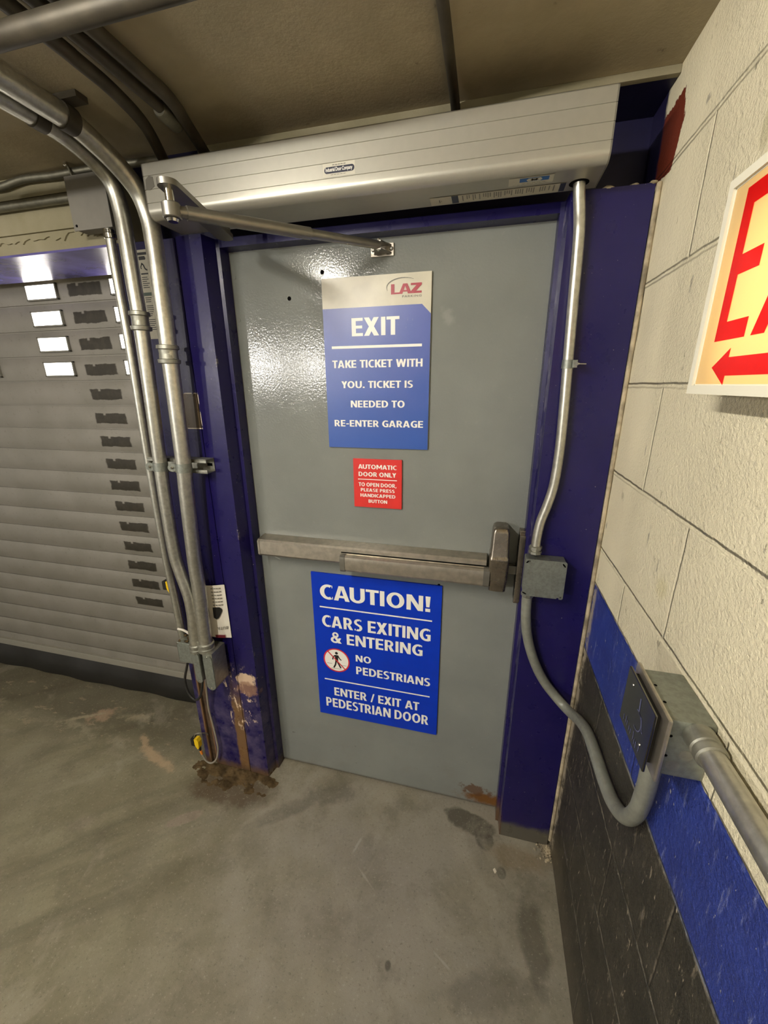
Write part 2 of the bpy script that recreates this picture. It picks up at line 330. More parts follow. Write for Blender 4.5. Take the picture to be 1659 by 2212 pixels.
def tube(bm, pts, r, n=20, cap=True):
    pts = [Vector(p) for p in pts]; fr = frames(pts); rings = []
    rr = r if isinstance(r, (list, tuple)) else [r] * len(pts)
    for p, (t, a, b), q in zip(pts, fr, rr):
        rings.append([bm.verts.new(p + (a * math.cos(2 * PI * k / n) + b * math.sin(2 * PI * k / n)) * q) for k in range(n)])
    for A, B in zip(rings, rings[1:]):
        for k in range(n): bm.faces.new((A[k], A[(k + 1) % n], B[(k + 1) % n], B[k]))
    if cap:
        bm.faces.new(rings[0][::-1]); bm.faces.new(rings[-1])
def spline(pts, k=8):
    P = [Vector(p) for p in pts]; P = [P[0] * 2 - P[1]] + P + [P[-1] * 2 - P[-2]]; out = []
    for i in range(1, len(P) - 2):
        a, b, c, d = P[i - 1:i + 3]
        for j in range(k):
            t = j / k
            out.append(.5 * ((2 * b) + (c - a) * t + (2 * a - 5 * b + 4 * c - d) * t * t + (3 * b - a - 3 * c + d) * t ** 3))
    out.append(P[-2]); return out
def lathe(bm, p, axis, prof, n=24):
    """profile = [(distance along axis, radius)], from p"""
    p = Vector(p); a = Vector(axis).normalized(); up = Vector((0, 0, 1)) if abs(a.z) < .9 else Vector((1, 0, 0))
    u = (up - a * up.dot(a)).normalized(); v = a.cross(u); rings = []
    for d, r in prof:
        rings.append([bm.verts.new(p + a * d + (u * math.cos(2 * PI * k / n) + v * math.sin(2 * PI * k / n)) * r) for k in range(n)])
    for A, B in zip(rings, rings[1:]):
        for k in range(n): bm.faces.new((A[k], A[(k + 1) % n], B[(k + 1) % n], B[k]))
    bm.faces.new(rings[0][::-1]); bm.faces.new(rings[-1])
def prism(bm, poly, d0, d1, f):
    """poly of (u,v) extruded between depths d0 and d1; f(u,v,d) -> xyz"""
    A = [bm.verts.new(f(u, v, d0)) for u, v in poly]; B = [bm.verts.new(f(u, v, d1)) for u, v in poly]
    n = len(poly); bm.faces.new(A); bm.faces.new(B[::-1])
    for k in range(n): bm.faces.new((A[k], B[k], B[(k + 1) % n], A[(k + 1) % n]))
fXZ = lambda u, v, d: (u, d, v)          # facing the door wall
fYZ = lambda u, v, d: (d, u, v)          # facing the side wall
fXY = lambda u, v, d: (u, v, d)
def finish(bm, smooth=35):
    bmesh.ops.recalc_face_normals(bm, faces=bm.faces)
    if smooth:
        for f in bm.faces: f.smooth = True
        for e in bm.edges:
            if len(e.link_faces) == 2 and e.calc_face_angle(0) > math.radians(smooth): e.smooth = False
def wloc(o):
    v = Vector((0, 0, 0))
    while o: v += o.location; o = o.parent
    return v
def mesh(name, bm, m, parent=None, smooth=35, label=None, base=None):
    finish(bm, smooth); me = bpy.data.meshes.new(name)
    if parent is None:
        zs = [v.co.z for v in bm.verts]; xs = [v.co.x for v in bm.verts]; ys = [v.co.y for v in bm.verts]
        org = Vector(base) if base else Vector(((min(xs) + max(xs)) / 2, (min(ys) + max(ys)) / 2, min(zs)))
    else: org = wloc(parent)
    bmesh.ops.translate(bm, vec=-org, verts=bm.verts)
    bm.to_mesh(me); bm.free(); me.materials.append(MT[m])
    o = bpy.data.objects.new(name, me); COL.objects.link(o)
    if smooth:
        wn = o.modifiers.new('weighted_normal', 'WEIGHTED_NORMAL'); wn.keep_sharp = True; wn.weight = 100
    if parent is None: o.location = org
    else: o.parent = parent
    if label: o['label'] = label
    return o
def tag(o, label, cat, group=None, kind=None):
    o['label'] = label; o['category'] = cat
    if group: o['group'] = group
    if kind: o['kind'] = kind
    return o
def thing(name, loc, label, cat, group=None, kind=None):
    o = bpy.data.objects.new(name, None); COL.objects.link(o); o.location = loc; o.empty_display_size = .05
    return tag(o, label, cat, group, kind)
def part(name, m, parent, build, smooth=35, label=None):
    bm = NB(); build(bm); return mesh(name, bm, m, parent, smooth, label)
def struct(name, m, build, label, cat, smooth=35):
    bm = NB(); build(bm); return tag(mesh(name, bm, m, None, smooth), label, cat, None, 'structure')

def text(bm, s, u0, u1, v0, v1, f, d=0.0, bold=.045, space=1.0, th=.0004):
    """lettering stretched to the box u0..u1, v0..v1 in front of the surface"""
    cu = bpy.data.curves.new('t', 'FONT'); cu.body = s; cu.offset = bold; cu.space_character = space; cu.resolution_u = 6
    o = bpy.data.objects.new('t', cu); COL.objects.link(o); dg = bpy.context.evaluated_depsgraph_get(); dg.update()
    me = bpy.data.meshes.new_from_object(o.evaluated_get(dg))
    xs = [v.co.x for v in me.vertices]; ys = [v.co.y for v in me.vertices]
    ax, bx_, ay, by_ = min(xs), max(xs), min(ys), max(ys)
    vs = [bm.verts.new(f(u0 + (v.co.x - ax) / (bx_ - ax) * (u1 - u0), v0 + (v.co.y - ay) / (by_ - ay) * (v1 - v0), d)) for v in me.vertices]
    for p in me.polygons:
        try: bm.faces.new([vs[i] for i in p.vertices])
        except ValueError: pass
    bpy.data.objects.remove(o); bpy.data.curves.remove(cu); bpy.data.meshes.remove(me)
def ell(c, ro, ri, a0, a1, n=22):
    P = []; k = max(4, int(n * abs(a1 - a0) / 360))
    for q in range(k):
        a = math.radians(a0 + (a1 - a0) * q / k); e = math.radians(a0 + (a1 - a0) * (q + 1) / k)
        P.append([(c[0] + r[0] * math.cos(t), c[1] + r[1] * math.sin(t)) for r, t in ((ro, a), (ro, e), (ri, e), (ri, a))])
    return P
def glyph(ch):
    """bold sans capitals: (width, convex pieces) with cap height 1"""
    V, H = .205, .165
    R_ = lambda x0, x1, y0, y1: [(x0, y0), (x1, y0), (x1, y1), (x0, y1)]
    bar = R_(0, V, 0, 1)
    def mir(p, w): return [(w - x, y) for x, y in p]
    if ch == ' ': return .32, []
    if ch == 'A': 
        w = .76; l = [(0, 0), (.215, 0), (w / 2 + .005, .78), (w / 2 + .125, 1), (w / 2 - .125, 1)]
        return w, [l, mir(l, w), R_(.17, w - .17, .20, .36)]
    if ch == 'B': return .63, [bar] + [R_(.1, .32, 1 - .15, 1), R_(.1, .34, .44, .58), R_(.1, .34, 0, .15)] + ell((.32, .745), (.28, .255), (.10, .11), -90, 90) + ell((.33, .285), (.30, .285), (.11, .14), -90, 90)
    if ch == 'C': return .62, ell((.40, .5), (.40, .515), (.185, .345), 62, 298, 30) + [R_(.585, .62, .80, .965), R_(.585, .62, .035, .20)]
    if ch == 'D': return .72, [bar, R_(.1, .31, 1 - H, 1), R_(.1, .31, 0, H)] + ell((.30, .5), (.42, .5), (.21, .335), -90, 90)
    if ch == 'E': return .54, [bar, R_(.1, .54, 1 - H, 1), R_(.1, .51, .42, .58), R_(.1, .54, 0, H)]
    if ch == 'G': return .70, ell((.41, .5), (.41, .515), (.195, .345), 58, 290, 30) + [R_(.60, .66, .80, .955), R_(.495, .70, .03, .54), R_(.40, .60, .40, .54), R_(.40, .6, -.012, .155)]
    if ch == 'H': return .70, [bar, R_(.70 - V, .70, 0, 1), R_(.1, .6, .42, .585)]
    if ch == 'I': return V, [bar]
    if ch == 'K': return .68, [bar, [(.17, .50), (.42, .50), (.67, 1), (.42, 1)], [(.17, .55), (.42, .55), (.69, 0), (.43, 0)]]
    if ch == 'L': return .52, [bar, R_(.1, .52, 0, H)]
    if ch == 'M':
        w = .92; d = [(0, 1), (.25, 1), (w / 2 + .085, .22), (w / 2 - .085, .22)]
        return w, [R_(0, .19, 0, 1), R_(w - .19, w, 0, 1), d, mir(d, w)]
    if ch == 'N': return .73, [R_(0, .195, 0, 1), R_(.535, .73, 0, 1), [(0, 1), (.225, 1), (.73, 0), (.505, 0)]]
    if ch == 'O': return .80, ell((.40, .5), (.40, .515), (.185, .345), 0, 360, 36)
    if ch in 'PR':
        P = [bar, R_(.1, .31, 1 - .155, 1), R_(.1, .31, .38, .54)] + ell((.30, .69), (.29, .31), (.10, .15), -90, 90)
        if ch == 'P': return .59, P
        return .65, P + [[(.22, .44), (.44, .46), (.66, 0), (.425, 0)]]
    if ch == 'S': return .56, ell((.30, .73), (.30, .285), (.11, .125), 62, 275, 26) + ell((.26, .28), (.30, .295), (.105, .13), -118, 95, 26) + [R_(.44, .50, .83, .975), R_(.02, .10, .025, .17)]
    if ch == 'T': return .60, [R_(0, .60, 1 - H, 1), R_(.30 - V / 2, .30 + V / 2, 0, 1)]
    if ch == 'U': return .71, [R_(0, V, .34, 1), R_(.71 - V, .71, .34, 1)] + ell((.355, .345), (.355, .36), (.15, .185), 180, 360, 30)
    if ch == 'W':
        w = 1.06; a = [(0, 1), (.215, 1), (.385, 0), (.175, 0)]; d = [(.175, 0), (.385, 0), (.63, 1), (.43, 1)]
        return w, [a, d, mir(a, w), mir(d, w)]
    if ch == 'X': return .72, [[(0, 0), (.245, 0), (.71, 1), (.47, 1)], [(.01, 1), (.25, 1), (.72, 0), (.475, 0)]]
    if ch == 'Y':
        d = [(0, 1), (.24, 1), (.44, .42), (.235, .42)]
        return .67, [d, mir(d, .67), R_(.335 - V / 2, .335 + V / 2, 0, .46)]
    if ch == 'Z': return .64, [R_(0, .64, 1 - .21, 1), R_(0, .64, 0, .21), [(0, .20), (.30, .20), (.64, .80), (.34, .80)]]
    if ch == '&': return .80, ell((.36, .75), (.235, .265), (.085, .125), 0, 360) + ell((.32, .285), (.32, .30), (.13, .145), 60, 330, 26) + [[(.17, .66), (.37, .70), (.80, 0), (.54, 0)], [(.44, .10), (.58, .06), (.78, .50), (.60, .50)]]
    if ch == '!': return .22, [[(0, 1), (.22, 1), (.18, .31), (.04, .31)], R_(.005, .215, 0, .21)]
    if ch == '.': return .21, [R_(0, .21, 0, .21)]
    if ch == ',': return .21, [[(.02, .21), (.22, .21), (.10, -.17), (-.01, -.17)]]
    if ch == '-': return .32, [R_(0, .32, .33, .49)]
    if ch == '/': return .40, [[(0, -.03), (.155, -.03), (.42, 1.03), (.265, 1.03)]]
def caps(bm, s, u0, u1, v0, v1, f, d):
    """block capitals fitted to u0..u1 with baseline v0 and cap line v1"""
    x = 0; out = []; prev = ''
    for i, ch in enumerate(s):
        wd, P = glyph(ch)
        if prev and ch != ' ' and prev != ' ':
            g_ = .095
            if prev + ch in ('TA', 'AT', 'AU', 'LY', 'YO', 'PA', 'KE'): g_ = .01
            if prev in 'TY' or ch in 'TYAX': g_ = min(g_, .05)
            if prev + ch in ('LA', 'AZ'): g_ = -.05
            x += g_
        elif ch == ' ': x += .06
        out += [[(x + a, y) for a, y in p] for p in P]; x += wd; prev = ch
    k = (u1 - u0) / x
    for n_, p in enumerate(out): flat(bm, [(u0 + a * k, v0 + y * (v1 - v0)) for a, y in p], f, d - (n_ % 12) * 4e-5)
def flat(bm, poly, f, d): bm.faces.new([bm.verts.new(f(u, v, d)) for u, v in poly])
def rect(bm, u0, u1, v0, v1, f, d): flat(bm, [(u0, v0), (u1, v0), (u1, v1), (u0, v1)], f, d)
def disc(bm, c, r, f, d, n=32, rin=0.0):
    if not rin: flat(bm, [(c[0] + r * math.cos(2 * PI * k / n), c[1] + r * math.sin(2 * PI * k / n)) for k in range(n)], f, d); return
    A = [bm.verts.new(f(c[0] + r * math.cos(2 * PI * k / n), c[1] + r * math.sin(2 * PI * k / n), d)) for k in range(n)]
    B = [bm.verts.new(f(c[0] + rin * math.cos(2 * PI * k / n), c[1] + rin * math.sin(2 * PI * k / n), d)) for k in range(n)]
    for k in range(n): bm.faces.new((A[k], A[(k + 1) % n], B[(k + 1) % n], B[k]))
def stroke(bm, pts, wd, f, d):
    for (a, b) in zip(pts, pts[1:]):
        a = Vector(a); b = Vector(b); t = (b - a).normalized(); nn = Vector((-t.y, t.x)) * wd / 2
        flat(bm, [tuple(a + nn), tuple(a - nn), tuple(b - nn), tuple(b + nn)], f, d)

# ------------------------------------------------------------------ the setting
XW, YF, ZC = 1.0607, -.09, 2.10
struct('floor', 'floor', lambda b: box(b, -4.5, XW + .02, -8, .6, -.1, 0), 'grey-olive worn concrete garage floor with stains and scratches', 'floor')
struct('ceiling', 'ceil', lambda b: box(b, -4.5, XW + .2, -8, .6, ZC, ZC + .2), 'low sooty brown concrete ceiling', 'ceiling')
struct('wall_right', 'blocks', lambda b: box(b, XW, XW + .2, -8, .3, 0, ZC), 'cream painted block wall with blue band over black base', 'wall')
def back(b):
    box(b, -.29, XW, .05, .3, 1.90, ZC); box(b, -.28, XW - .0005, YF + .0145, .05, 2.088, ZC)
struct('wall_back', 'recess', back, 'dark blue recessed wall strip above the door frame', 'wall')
def lip(b):
    box(b, .0, XW - .0005, YF, YF + .014, 2.086, ZC, .002)
struct('trim_1', 'lintel', lip, 'thin grey concrete lip under the ceiling above the door', 'trim')
def lint(b):
    box(b, -4.5, -.285, YF, .14, 1.965, ZC)
    top = [(-.285, 1.966), (-4.5, 1.966)]; low = [(-4.5, 1.914)]
    prism(b, [(-4.5, 1.914), (-.285, 1.914), (-.285, 1.966), (-4.5, 1.966)], YF + .012, .14, fXZ)
    rag = []
    for i in range(220):
        x = -2.6 + i * 2.315 / 219; rag.append((x, 1.948 + .006 * math.sin(i * .5) + random.uniform(-.008, .008)))
    prism(b, [(-.285, 1.967)] + [(-2.6, 1.967)] + rag, YF + .0075, YF + .014, fXZ)
    box(b, -4.5, -2.6, YF, .14, 1.914, 1.967)
    box(b, -4.5, -.285, YF - .012, YF + .01, 2.045, 2.053); 
struct('wall_left', 'lintel', lint, 'rough grey concrete lintel above the rolling shutter', 'wall')
struct('trim_2', 'soffit', lambda b: box(b, -4.5, -.285, YF - .003, .145, 1.9075, 1.9135), 'glossy blue steel plate under the concrete lintel', 'trim')
struct('trim_3', 'lintel', lambda b: box(b, -4.5, -2.6, YF, .3, 0, 1.9075), 'concrete pier beyond the rolling shutter', 'pier')

# door frame ------------------------------------------------------
def frame(b):
    zt = 1.883
    # right jamb: face, rabbet, stop
    prism(b, [(.8895, YF), (1.0485, YF), (1.0485, .05), (.8772, .05), (.8772, -.042), (.8862, -.044)], 0, 1.915, fXY)
    # left jamb
    prism(b, [(-.0205, YF), (-.1015, YF), (-.1015, .05), (-.0004, .05), (-.0004, -.042), (-.0105, -.044)], 0, 1.915, fXY)
    # header
    prism(b, [(-.042, 1.8945), (-.042, 1.9165), (.05, 1.9165), (.05, 1.8925)], -.0205, .8895, fYZ_x)
fYZ_x = lambda u, v, d: (d, u, v)
fr = struct('trim_4', 'blue', frame, 'dark blue painted steel door frame with rusted feet', 'door frame', smooth=20)
def caulk(b):
    pts = []; rr = []
    for i in range(150):
        z = .03 + i * 1.885 / 149
        q = math.sin(i * .37) * .5 + math.sin(i * .83 + 1) * .3 + math.sin(i * 1.9) * .2
        pts.append((1.0555 + q * .0003, YF + .0012 + q * .0002, z)); rr.append(.0052 + q * .0002)
    tube(b, pts, rr, 10)
struct('trim_5', 'caulk', caulk, 'dirty cream caulk bead between blue frame and block wall', 'trim')

# shutter guide post on the left of the frame ------------------------
def guide(b):
    box(b, -.262, -.1045, YF, YF + .012, 0, 1.913, .0015)
    box(b, -.315, -.288, YF, YF + .008, 0, 1.913, .001)
    box(b, -.1045, -.1015, YF + .004, .05, 0, 1.9)
g = struct('trim_6', 'blue', guide, 'dark blue steel shutter guide post left of the door frame with peeling rusty foot', 'guide post', smooth=20)
part('guide_slot', 'brownslot', g, lambda b: (box(b, -.292, -.258, YF + .010, YF + .016, 0, 1.913), box(b, -.2632, -.2618, YF + .006, .3, 0, 1.913), box(b, -.2885, -.2870, YF + .006, .01, 0, 1.913), box(b, -.34, -.262, .26, .27, 0, 1.913)), label='rusted inner guide slot')

# rolling shutter ---------------------------------------------------
sh = thing('door_2', (-1.3, .195, 0), 'grey rolling shutter with daylit panes left of the guide post', 'shutter', None, 'structure')
YS = .195
def slats(b):
    z = 1.934; x0, x1 = -2.62, -.29; P = .095
    prof = []
    n = 0
    while z > .16:
        for k in range(6):
            t = k / 5; prof.append((YS - .0045 * math.sin(PI * t) ** .7 - .001, z - .003 - t * (P - .006)))
        prof.append((YS + .004, z - P + .0025)); prof.append((YS + .004, z - P - .0025)); z -= P
    A = [b.verts.new((x0, y, zz)) for y, zz in prof]; B = [b.verts.new((x1, y, zz)) for y, zz in prof]
    for i in range(len(prof) - 1): b.faces.new((A[i], A[i + 1], B[i + 1], B[i]))
    A2 = [b.verts.new((x0, y + .012, zz)) for y, zz in prof]; B2 = [b.verts.new((x1, y + .012, zz)) for y, zz in prof]
    for i in range(len(prof) - 1): b.faces.new((A2[i], B2[i], B2[i + 1], A2[i + 1]))
part('slat_curtain', 'shutter', sh, slats, 50)
def pane(b, xc, zc):
    pl = []
    for cx, cz, a0 in ((.068, .020, 0), (-.068, .020, 90), (-.068, -.020, 180), (.068, -.020, 270)):
        for k in range(4):
            a = math.radians(a0 + k * 30); pl.append((xc + cx + .005 * math.cos(a), zc + cz + .005 * math.sin(a)))
    prism(b, pl, YS - .0125, YS - .004, fXZ)
def pframe(b, xc, zc):
    for sx in (-1, 1): box(b, xc + sx * .0745 - .003, xc + sx * .0745 + .003, YS - .0135, YS - .003, zc - .029, zc + .029, .001)
    for sz in (-1, 1): box(b, xc - .0775, xc + .0775, YS - .0135, YS - .003, zc + sz * .0265 - .003, zc + sz * .0265 + .003, .001)
for r in range(4):
    for c in range(5):
        xc = -.5505 - .405 * c; zc = 1.8815 - r * .0935
        p = part('window_pane', 'pane', sh, lambda b: pane(b, xc, zc), label='white daylit window pane')
        part('pane_gasket', 'greyp', p, lambda b: pframe(b, xc, zc))
part('bottom_bar', 'alu', sh, lambda b: box(b, -2.62, -.29, YS - .02, YS + .02, .148, .185, .004), label='bright aluminium bottom bar')
def seal(b):
    n = 40; x0, x1 = -2.62, -.29
    prof = [(YS - .012, .15), (YS - .026, .10), (YS - .03, .05), (YS - .018, .004), (YS + .02, .004), (YS + .012, .15)]
    prev = None
    for i in range(n + 1):
        x = x0 + (x1 - x0) * i / n; wv = .004 * math.sin(i * 1.3) + .003 * math.sin(i * .47)
        ring = [b.verts.new((x, y + (wv if 0 < k < 4 else 0), z)) for k, (y, z) in enumerate(prof)]
        if prev:
            for k in range(len(ring)): b.faces.new((prev[k], prev[(k + 1) % 6], ring[(k + 1) % 6], ring[k]))
        prev = ring
part('rubber_seal', 'black', sh, seal, 60, 'black rubber bottom seal')

# ------------------------------------------------------------------ the door with its exit device
dr = thing('door_1', (.4385, 0, 0), 'grey steel pedestrian door in the dark blue frame', 'door', None, 'structure')
part('door_leaf', 'door', dr, lambda b: box(b, -.006, .884, 0, .044, .008, 1.9, .0015))
for (hx, hz, hr) in ((.1789, 1.7663, .006), (.2829, 1.8258, .006), (.634, .9112, .005)):
    part('screw_hole', 'hole', dr, lambda b: lathe(b, (hx, -.0008, hz), (0, 1, 0), [(0, hr * .95), (.002, hr)], 12))
for (hx, hz) in ((.0093, 1.83), (.0098, 1.7168), (.014, 1.2073), (.012, .965), (.014, .75)):
    part('rivet', 'door', dr, lambda b: lathe(b, (hx, -.0012, hz), (0, 1, 0), [(0, .003), (.0004, .0055), (.002, .006)], 14))
def exdev(b):
    prism(b, [(-.001, .975), (-.001, 1.0375), (-.044, 1.0335), (-.050, 1.0285), (-.050, .982), (-.046, .976)], .027, .776, fYZ_x)
ed = part('exit_device', 'steel', dr, exdev, 25, 'stainless steel exit bar across the door')
part('end_cap', 'steel', ed, lambda b: prism(b, [(-.0005, .974), (-.0005, 1.0385), (-.045, 1.0345), (-.0515, 1.029), (-.0515, .9815), (-.0465, .975)], .021, .0275, fYZ_x))
part('bar_groove', 'hole', ed, lambda b: box(b, .322, .776, -.0508, -.049, 1.0145, 1.0185))
def pad(b):
    prism(b, [(-.046, .9555), (-.046, 1.012), (-.060, 1.0115), (-.067, 1.007), (-.0685, .992), (-.066, .963), (-.062, .957)], .338, .770, fYZ_x)
part('push_pad', 'steel', ed, pad, 25, 'brushed steel push pad')
for x0, x1 in ((.322, .3385), (.7695, .787)):
    part('pad_end', 'arm', ed, lambda b: prism(b, [(-.046, .954), (-.046, 1.0135), (-.061, 1.013), (-.0685, 1.008), (-.070, .992), (-.0675, .962), (-.063, .9555)], x0, x1, fYZ_x), 25)
def head(b):
    z = [(.937, .012, .050), (.942, .024, .058), (.985, .0265, .066), (1.045, .0275, .074), (1.053, .0275, .073), (1.058, .026, .066), (1.125, .0235, .060), (1.136, .021, .056), (1.141, .014, .048)]
    xc = .8105; rings = []
    for zz, hw, dp in z:
        pts = []
        for (cx, cy, a0) in ((hw - .008, -dp + .008, -90), (hw - .002, -.002, 0), (-hw + .002, -.002, 90), (-hw + .008, -dp + .008, 180)):
            rr = .008 if cy < -.01 else .002
            for k in range(5):
                a = math.radians(a0 + k * 22.5); pts.append((xc + cx + rr * math.cos(a), cy + rr * math.sin(a), zz))
        rings.append([b.verts.new(p) for p in pts])
    for A, B in zip(rings, rings[1:]):
        for k in range(len(A)): b.faces.new((A[k], A[(k + 1) % len(A)], B[(k + 1) % len(A)], B[k]))
    b.faces.new(rings[0][::-1]); b.faces.new(rings[-1])
part('latch_head', 'headsteel', ed, head, 50, 'rounded stainless latch head')
part('latch_bolt', 'arm', ed, lambda b: box(b, .83, .863, -.022, -.008, .985, 1.012, .002))
def strike(b):
    box(b, .8625, .8790, -.0445, -.001, .905, 1.118, .003)
    box(b, .8625, .8790, -.028, -.001, .893, 1.128, .003)
part('strike_plate', 'headsteel', fr, strike, label='stainless strike plate')

# ------------------------------------------------------------------ signs on the door (flat boards with thickness)
SY = -.0062
ln = SY - .0006
def board(name, m, x0, x1, z0, z1, label, th=.0055):
    b = NB(); box(b, x0, x1, SY, SY + th, z0, z1)
    o = tag(mesh(name, b, m, None, 0), label, 'sign'); return o
so = board('ticket_sign', 'cream', .2815, .5866, 1.348, 1.8078, 'tall blue EXIT sign about taking the ticket, on the grey door')
nb = NT('faded_blue_sign_face'); 
_c = nb.mix(nb.step(nb.math('ADD', nb.Z, nb.math('MULTIPLY', nb.noise(9, 4), .25)), 1.45, 1.95), lin('#2f55a6'), lin('#5a66ab'))
_c = nb.mix(nb.mul(nb.step(nb.noise(60, 5, .7, sc3=(1.5, 1, .6)), .66, .71), nb.step(nb.Z, 1.62, 1.74), .8), _c, lin('#b9b6c4'))
nb.set(_c, .33); MT['signfade'] = nb.m
part('blue_panel', 'signfade', so, lambda b: flat(b, [(.2815, 1.348), (.5866, 1.348), (.5866, 1.7085), (.5625, 1.7325), (.2815, 1.7325)], fXZ, SY - .0003), 0, 'faded blue lower panel')
def t1(b):
    caps(b, 'EXIT', .3655, .5020, 1.6600, 1.7062, fXZ, ln)
    rect(b, .3040, .5645, 1.6285, 1.6355, fXZ, ln)
    caps(b, 'TAKE TICKET WITH', .3035, .5672, 1.5768, 1.5975, fXZ, ln)
    caps(b, 'YOU. TICKET IS', .3290, .5410, 1.5212, 1.5405, fXZ, ln)
    caps(b, 'NEEDED TO', .3560, .5180, 1.4668, 1.4862, fXZ, ln)
    caps(b, 'RE-ENTER GARAGE', .3025, .5722, 1.4110, 1.4300, fXZ, ln)
part('lettering', 'white', so, t1, 0, 'white lettering')
part('logo', 'laz', so, lambda b: caps(b, 'LAZ', .4785, .5610, 1.7590, 1.7830, fXZ, ln), 0, 'red logo letters')
def t1b(b):
    pts = []
    for k in range(15):
        a = math.radians(200 - k * 10.5); pts.append((.512 + .0455 * math.cos(a), 1.7755 + .0215 * math.sin(a)))
    for i, (p, q) in enumerate(zip(pts, pts[1:])): stroke(b, [p, q], .0022 * math.sin(PI * (i + 1) / 15) + .0005, fXZ, ln)
part('logo_arc', 'greyp', so, t1b, 0, 'grey logo arc')
part('logo_print', 'greyp', so, lambda b: text(b, 'PARKING', .5090, .5610, 1.7502, 1.7553, fXZ, ln, .02, 1.25), 0, 'small grey lettering under the logo')

so = board('automatic_door_sign', 'red', .3575, .5105, 1.1610, 1.3145, 'small square red AUTOMATIC DOOR ONLY sign on the grey door')
def t2(b):
    caps(b, 'AUTOMATIC', .3735, .4950, 1.2840, 1.2975, fXZ, ln)
    caps(b, 'DOOR ONLY', .3742, .4935, 1.2605, 1.2742, fXZ, ln)
    rect(b, .3722, .4958, 1.2498, 1.2522, fXZ, ln)
    caps(b, 'TO OPEN DOOR,', .3735, .4945, 1.2285, 1.2405, fXZ, ln)
    caps(b, 'PLEASE PRESS', .3800, .4888, 1.2120, 1.2224, fXZ, ln)
    caps(b, 'HANDICAPPED', .3785, .4912, 1.1945, 1.2052, fXZ, ln)
    caps(b, 'BUTTON', .4045, .4648, 1.1762, 1.1868, fXZ, ln)
part('lettering', 'white', so, t2, 0, 'white lettering')

so = board('caution_sign', 'signblue', .1890, .6458, .3020, .9115, 'large bright blue CAUTION sign below the exit bar on the door')
part('sign_edge', 'signedge', so, lambda b: box(b, .1892, .6456, SY + .0050, SY + .0058, .3022, .9113), 0)
def t3(b):
    caps(b, 'CAUTION!', .2195, .6095, .8115, .8690, fXZ, ln)
    rect(b, .2150, .6165, .7760, .7812, fXZ, ln)
    caps(b, 'CARS EXITING', .2210, .6135, .6990, .7465, fXZ, ln)
    caps(b, '& ENTERING', .2505, .5875, .6352, .6800, fXZ, ln)
    caps(b, 'NO', .3437, .4021, .5690, .5970, fXZ, ln)
    caps(b, 'PEDESTRIANS', .3440, .6170, .5135, .5475, fXZ, ln)
    rect(b, .2170, .6168, .4660, .4712, fXZ, ln)
    caps(b, 'ENTER / EXIT AT', .2533, .5805, .3986, .4355, fXZ, ln)
    caps(b, 'PEDESTRIAN DOOR', .2176, .6148, .3415, .3832, fXZ, ln)
part('lettering', 'white', so, t3, 0, 'white lettering')
cc = (.2688, .5598)
part('symbol_disc', 'white', so, lambda b: disc(b, cc, .0508, fXZ, ln - .0001), 0, 'white pictogram disc')
def ped(b):
    d = ln - .0003; x, z = cc
    disc(b, (x + .001, z + .031), .0058, fXZ, d, 18)
    flat(b, [(x - .006, z + .023), (x + .008, z + .023), (x + .006, z - .006), (x - .005, z - .006)], fXZ, d)
    stroke(b, [(x + .006, z + .021), (x + .013, z + .008), (x + .019, z + .003)], .0045, fXZ, d)
    stroke(b, [(x - .005, z + .021), (x - .013, z + .012), (x - .015, z + .001)], .0045, fXZ, d)
    stroke(b, [(x - .002, z - .004), (x - .005, z - .020), (x - .012, z - .034)], .006, fXZ, d)
    stroke(b, [(x + .003, z - .004), (x + .009, z - .018), (x + .016, z - .032)], .006, fXZ, d)
    stroke(b, [(x - .038, z - .017), (x - .018, z - .017)], .0012, fXZ, d); stroke(b, [(x + .020, z - .019), (x + .038, z - .019)], .0012, fXZ, d)
    stroke(b, [(x - .022, z - .037), (x + .018, z - .037)], .0012, fXZ, d)
part('walking_figure', 'blackp', so, ped, 0, 'black walking figure pictogram')
def ring(b):
    disc(b, cc, .0512, fXZ, ln - .0005, 40, .0462); stroke(b, [(cc[0] - .032, cc[1] + .034), (cc[0] + .033, cc[1] - .035)], .0042, fXZ, ln - .00056)
part('prohibition_ring', 'redp', so, ring, 0, 'red prohibition ring')

# ------------------------------------------------------------------ automatic door operator over the door
op = thing('door_operator', (.429, -.145, 1.917), 'long silver automatic door operator box over the grey door', 'door operator')
Y1 = -.2015
def oprof(g=True):
    p = [(YF - .0005, 1.917), (-.182, 1.9168)]
    for k in range(1, 7):
        a = math.radians(-90 + k * 15); p.append((-.182 - .0195 * math.cos(a), 1.9363 + .0195 * math.sin(a)))
    for zz in (1.948, 1.975, 2.002):
        p += [(Y1, zz - .0009), (Y1 + .0013, zz - .0003), (Y1 + .0013, zz + .0003), (Y1, zz + .0009)]
    return p + [(Y1, 2.0265), (Y1 + .003, 2.0295), (YF - .0005, 2.0295)]
part('housing', 'alu', op, lambda b: prism(b, oprof(), -.0745, .9335, fYZ_x), 30)
for x0, x1 in ((-.0775, -.0747), (.9337, .9362)):
    part('end_cap', 'groove', op, lambda b: prism(b, [(y + (.0004 if y < -.1 else 0), z) for y, z in oprof()], x0, x1, fYZ_x), 30)
part('scuffed_latch', 'groove', op, lambda b: prism(b, [(-.073, 1.976), (-.062, 1.974), (-.048, 1.980), (-.050, 1.999), (-.060, 2.002), (-.071, 1.995)], Y1 - .0006, Y1, fXZ), 0, 'dark scuffed patch at the left end')
part('cable_hole', 'hole', op, lambda b: lathe(b, (.8985, -.123, 1.9164), (0, 0, 1), [(0, .019), (.002, .019)], 24))
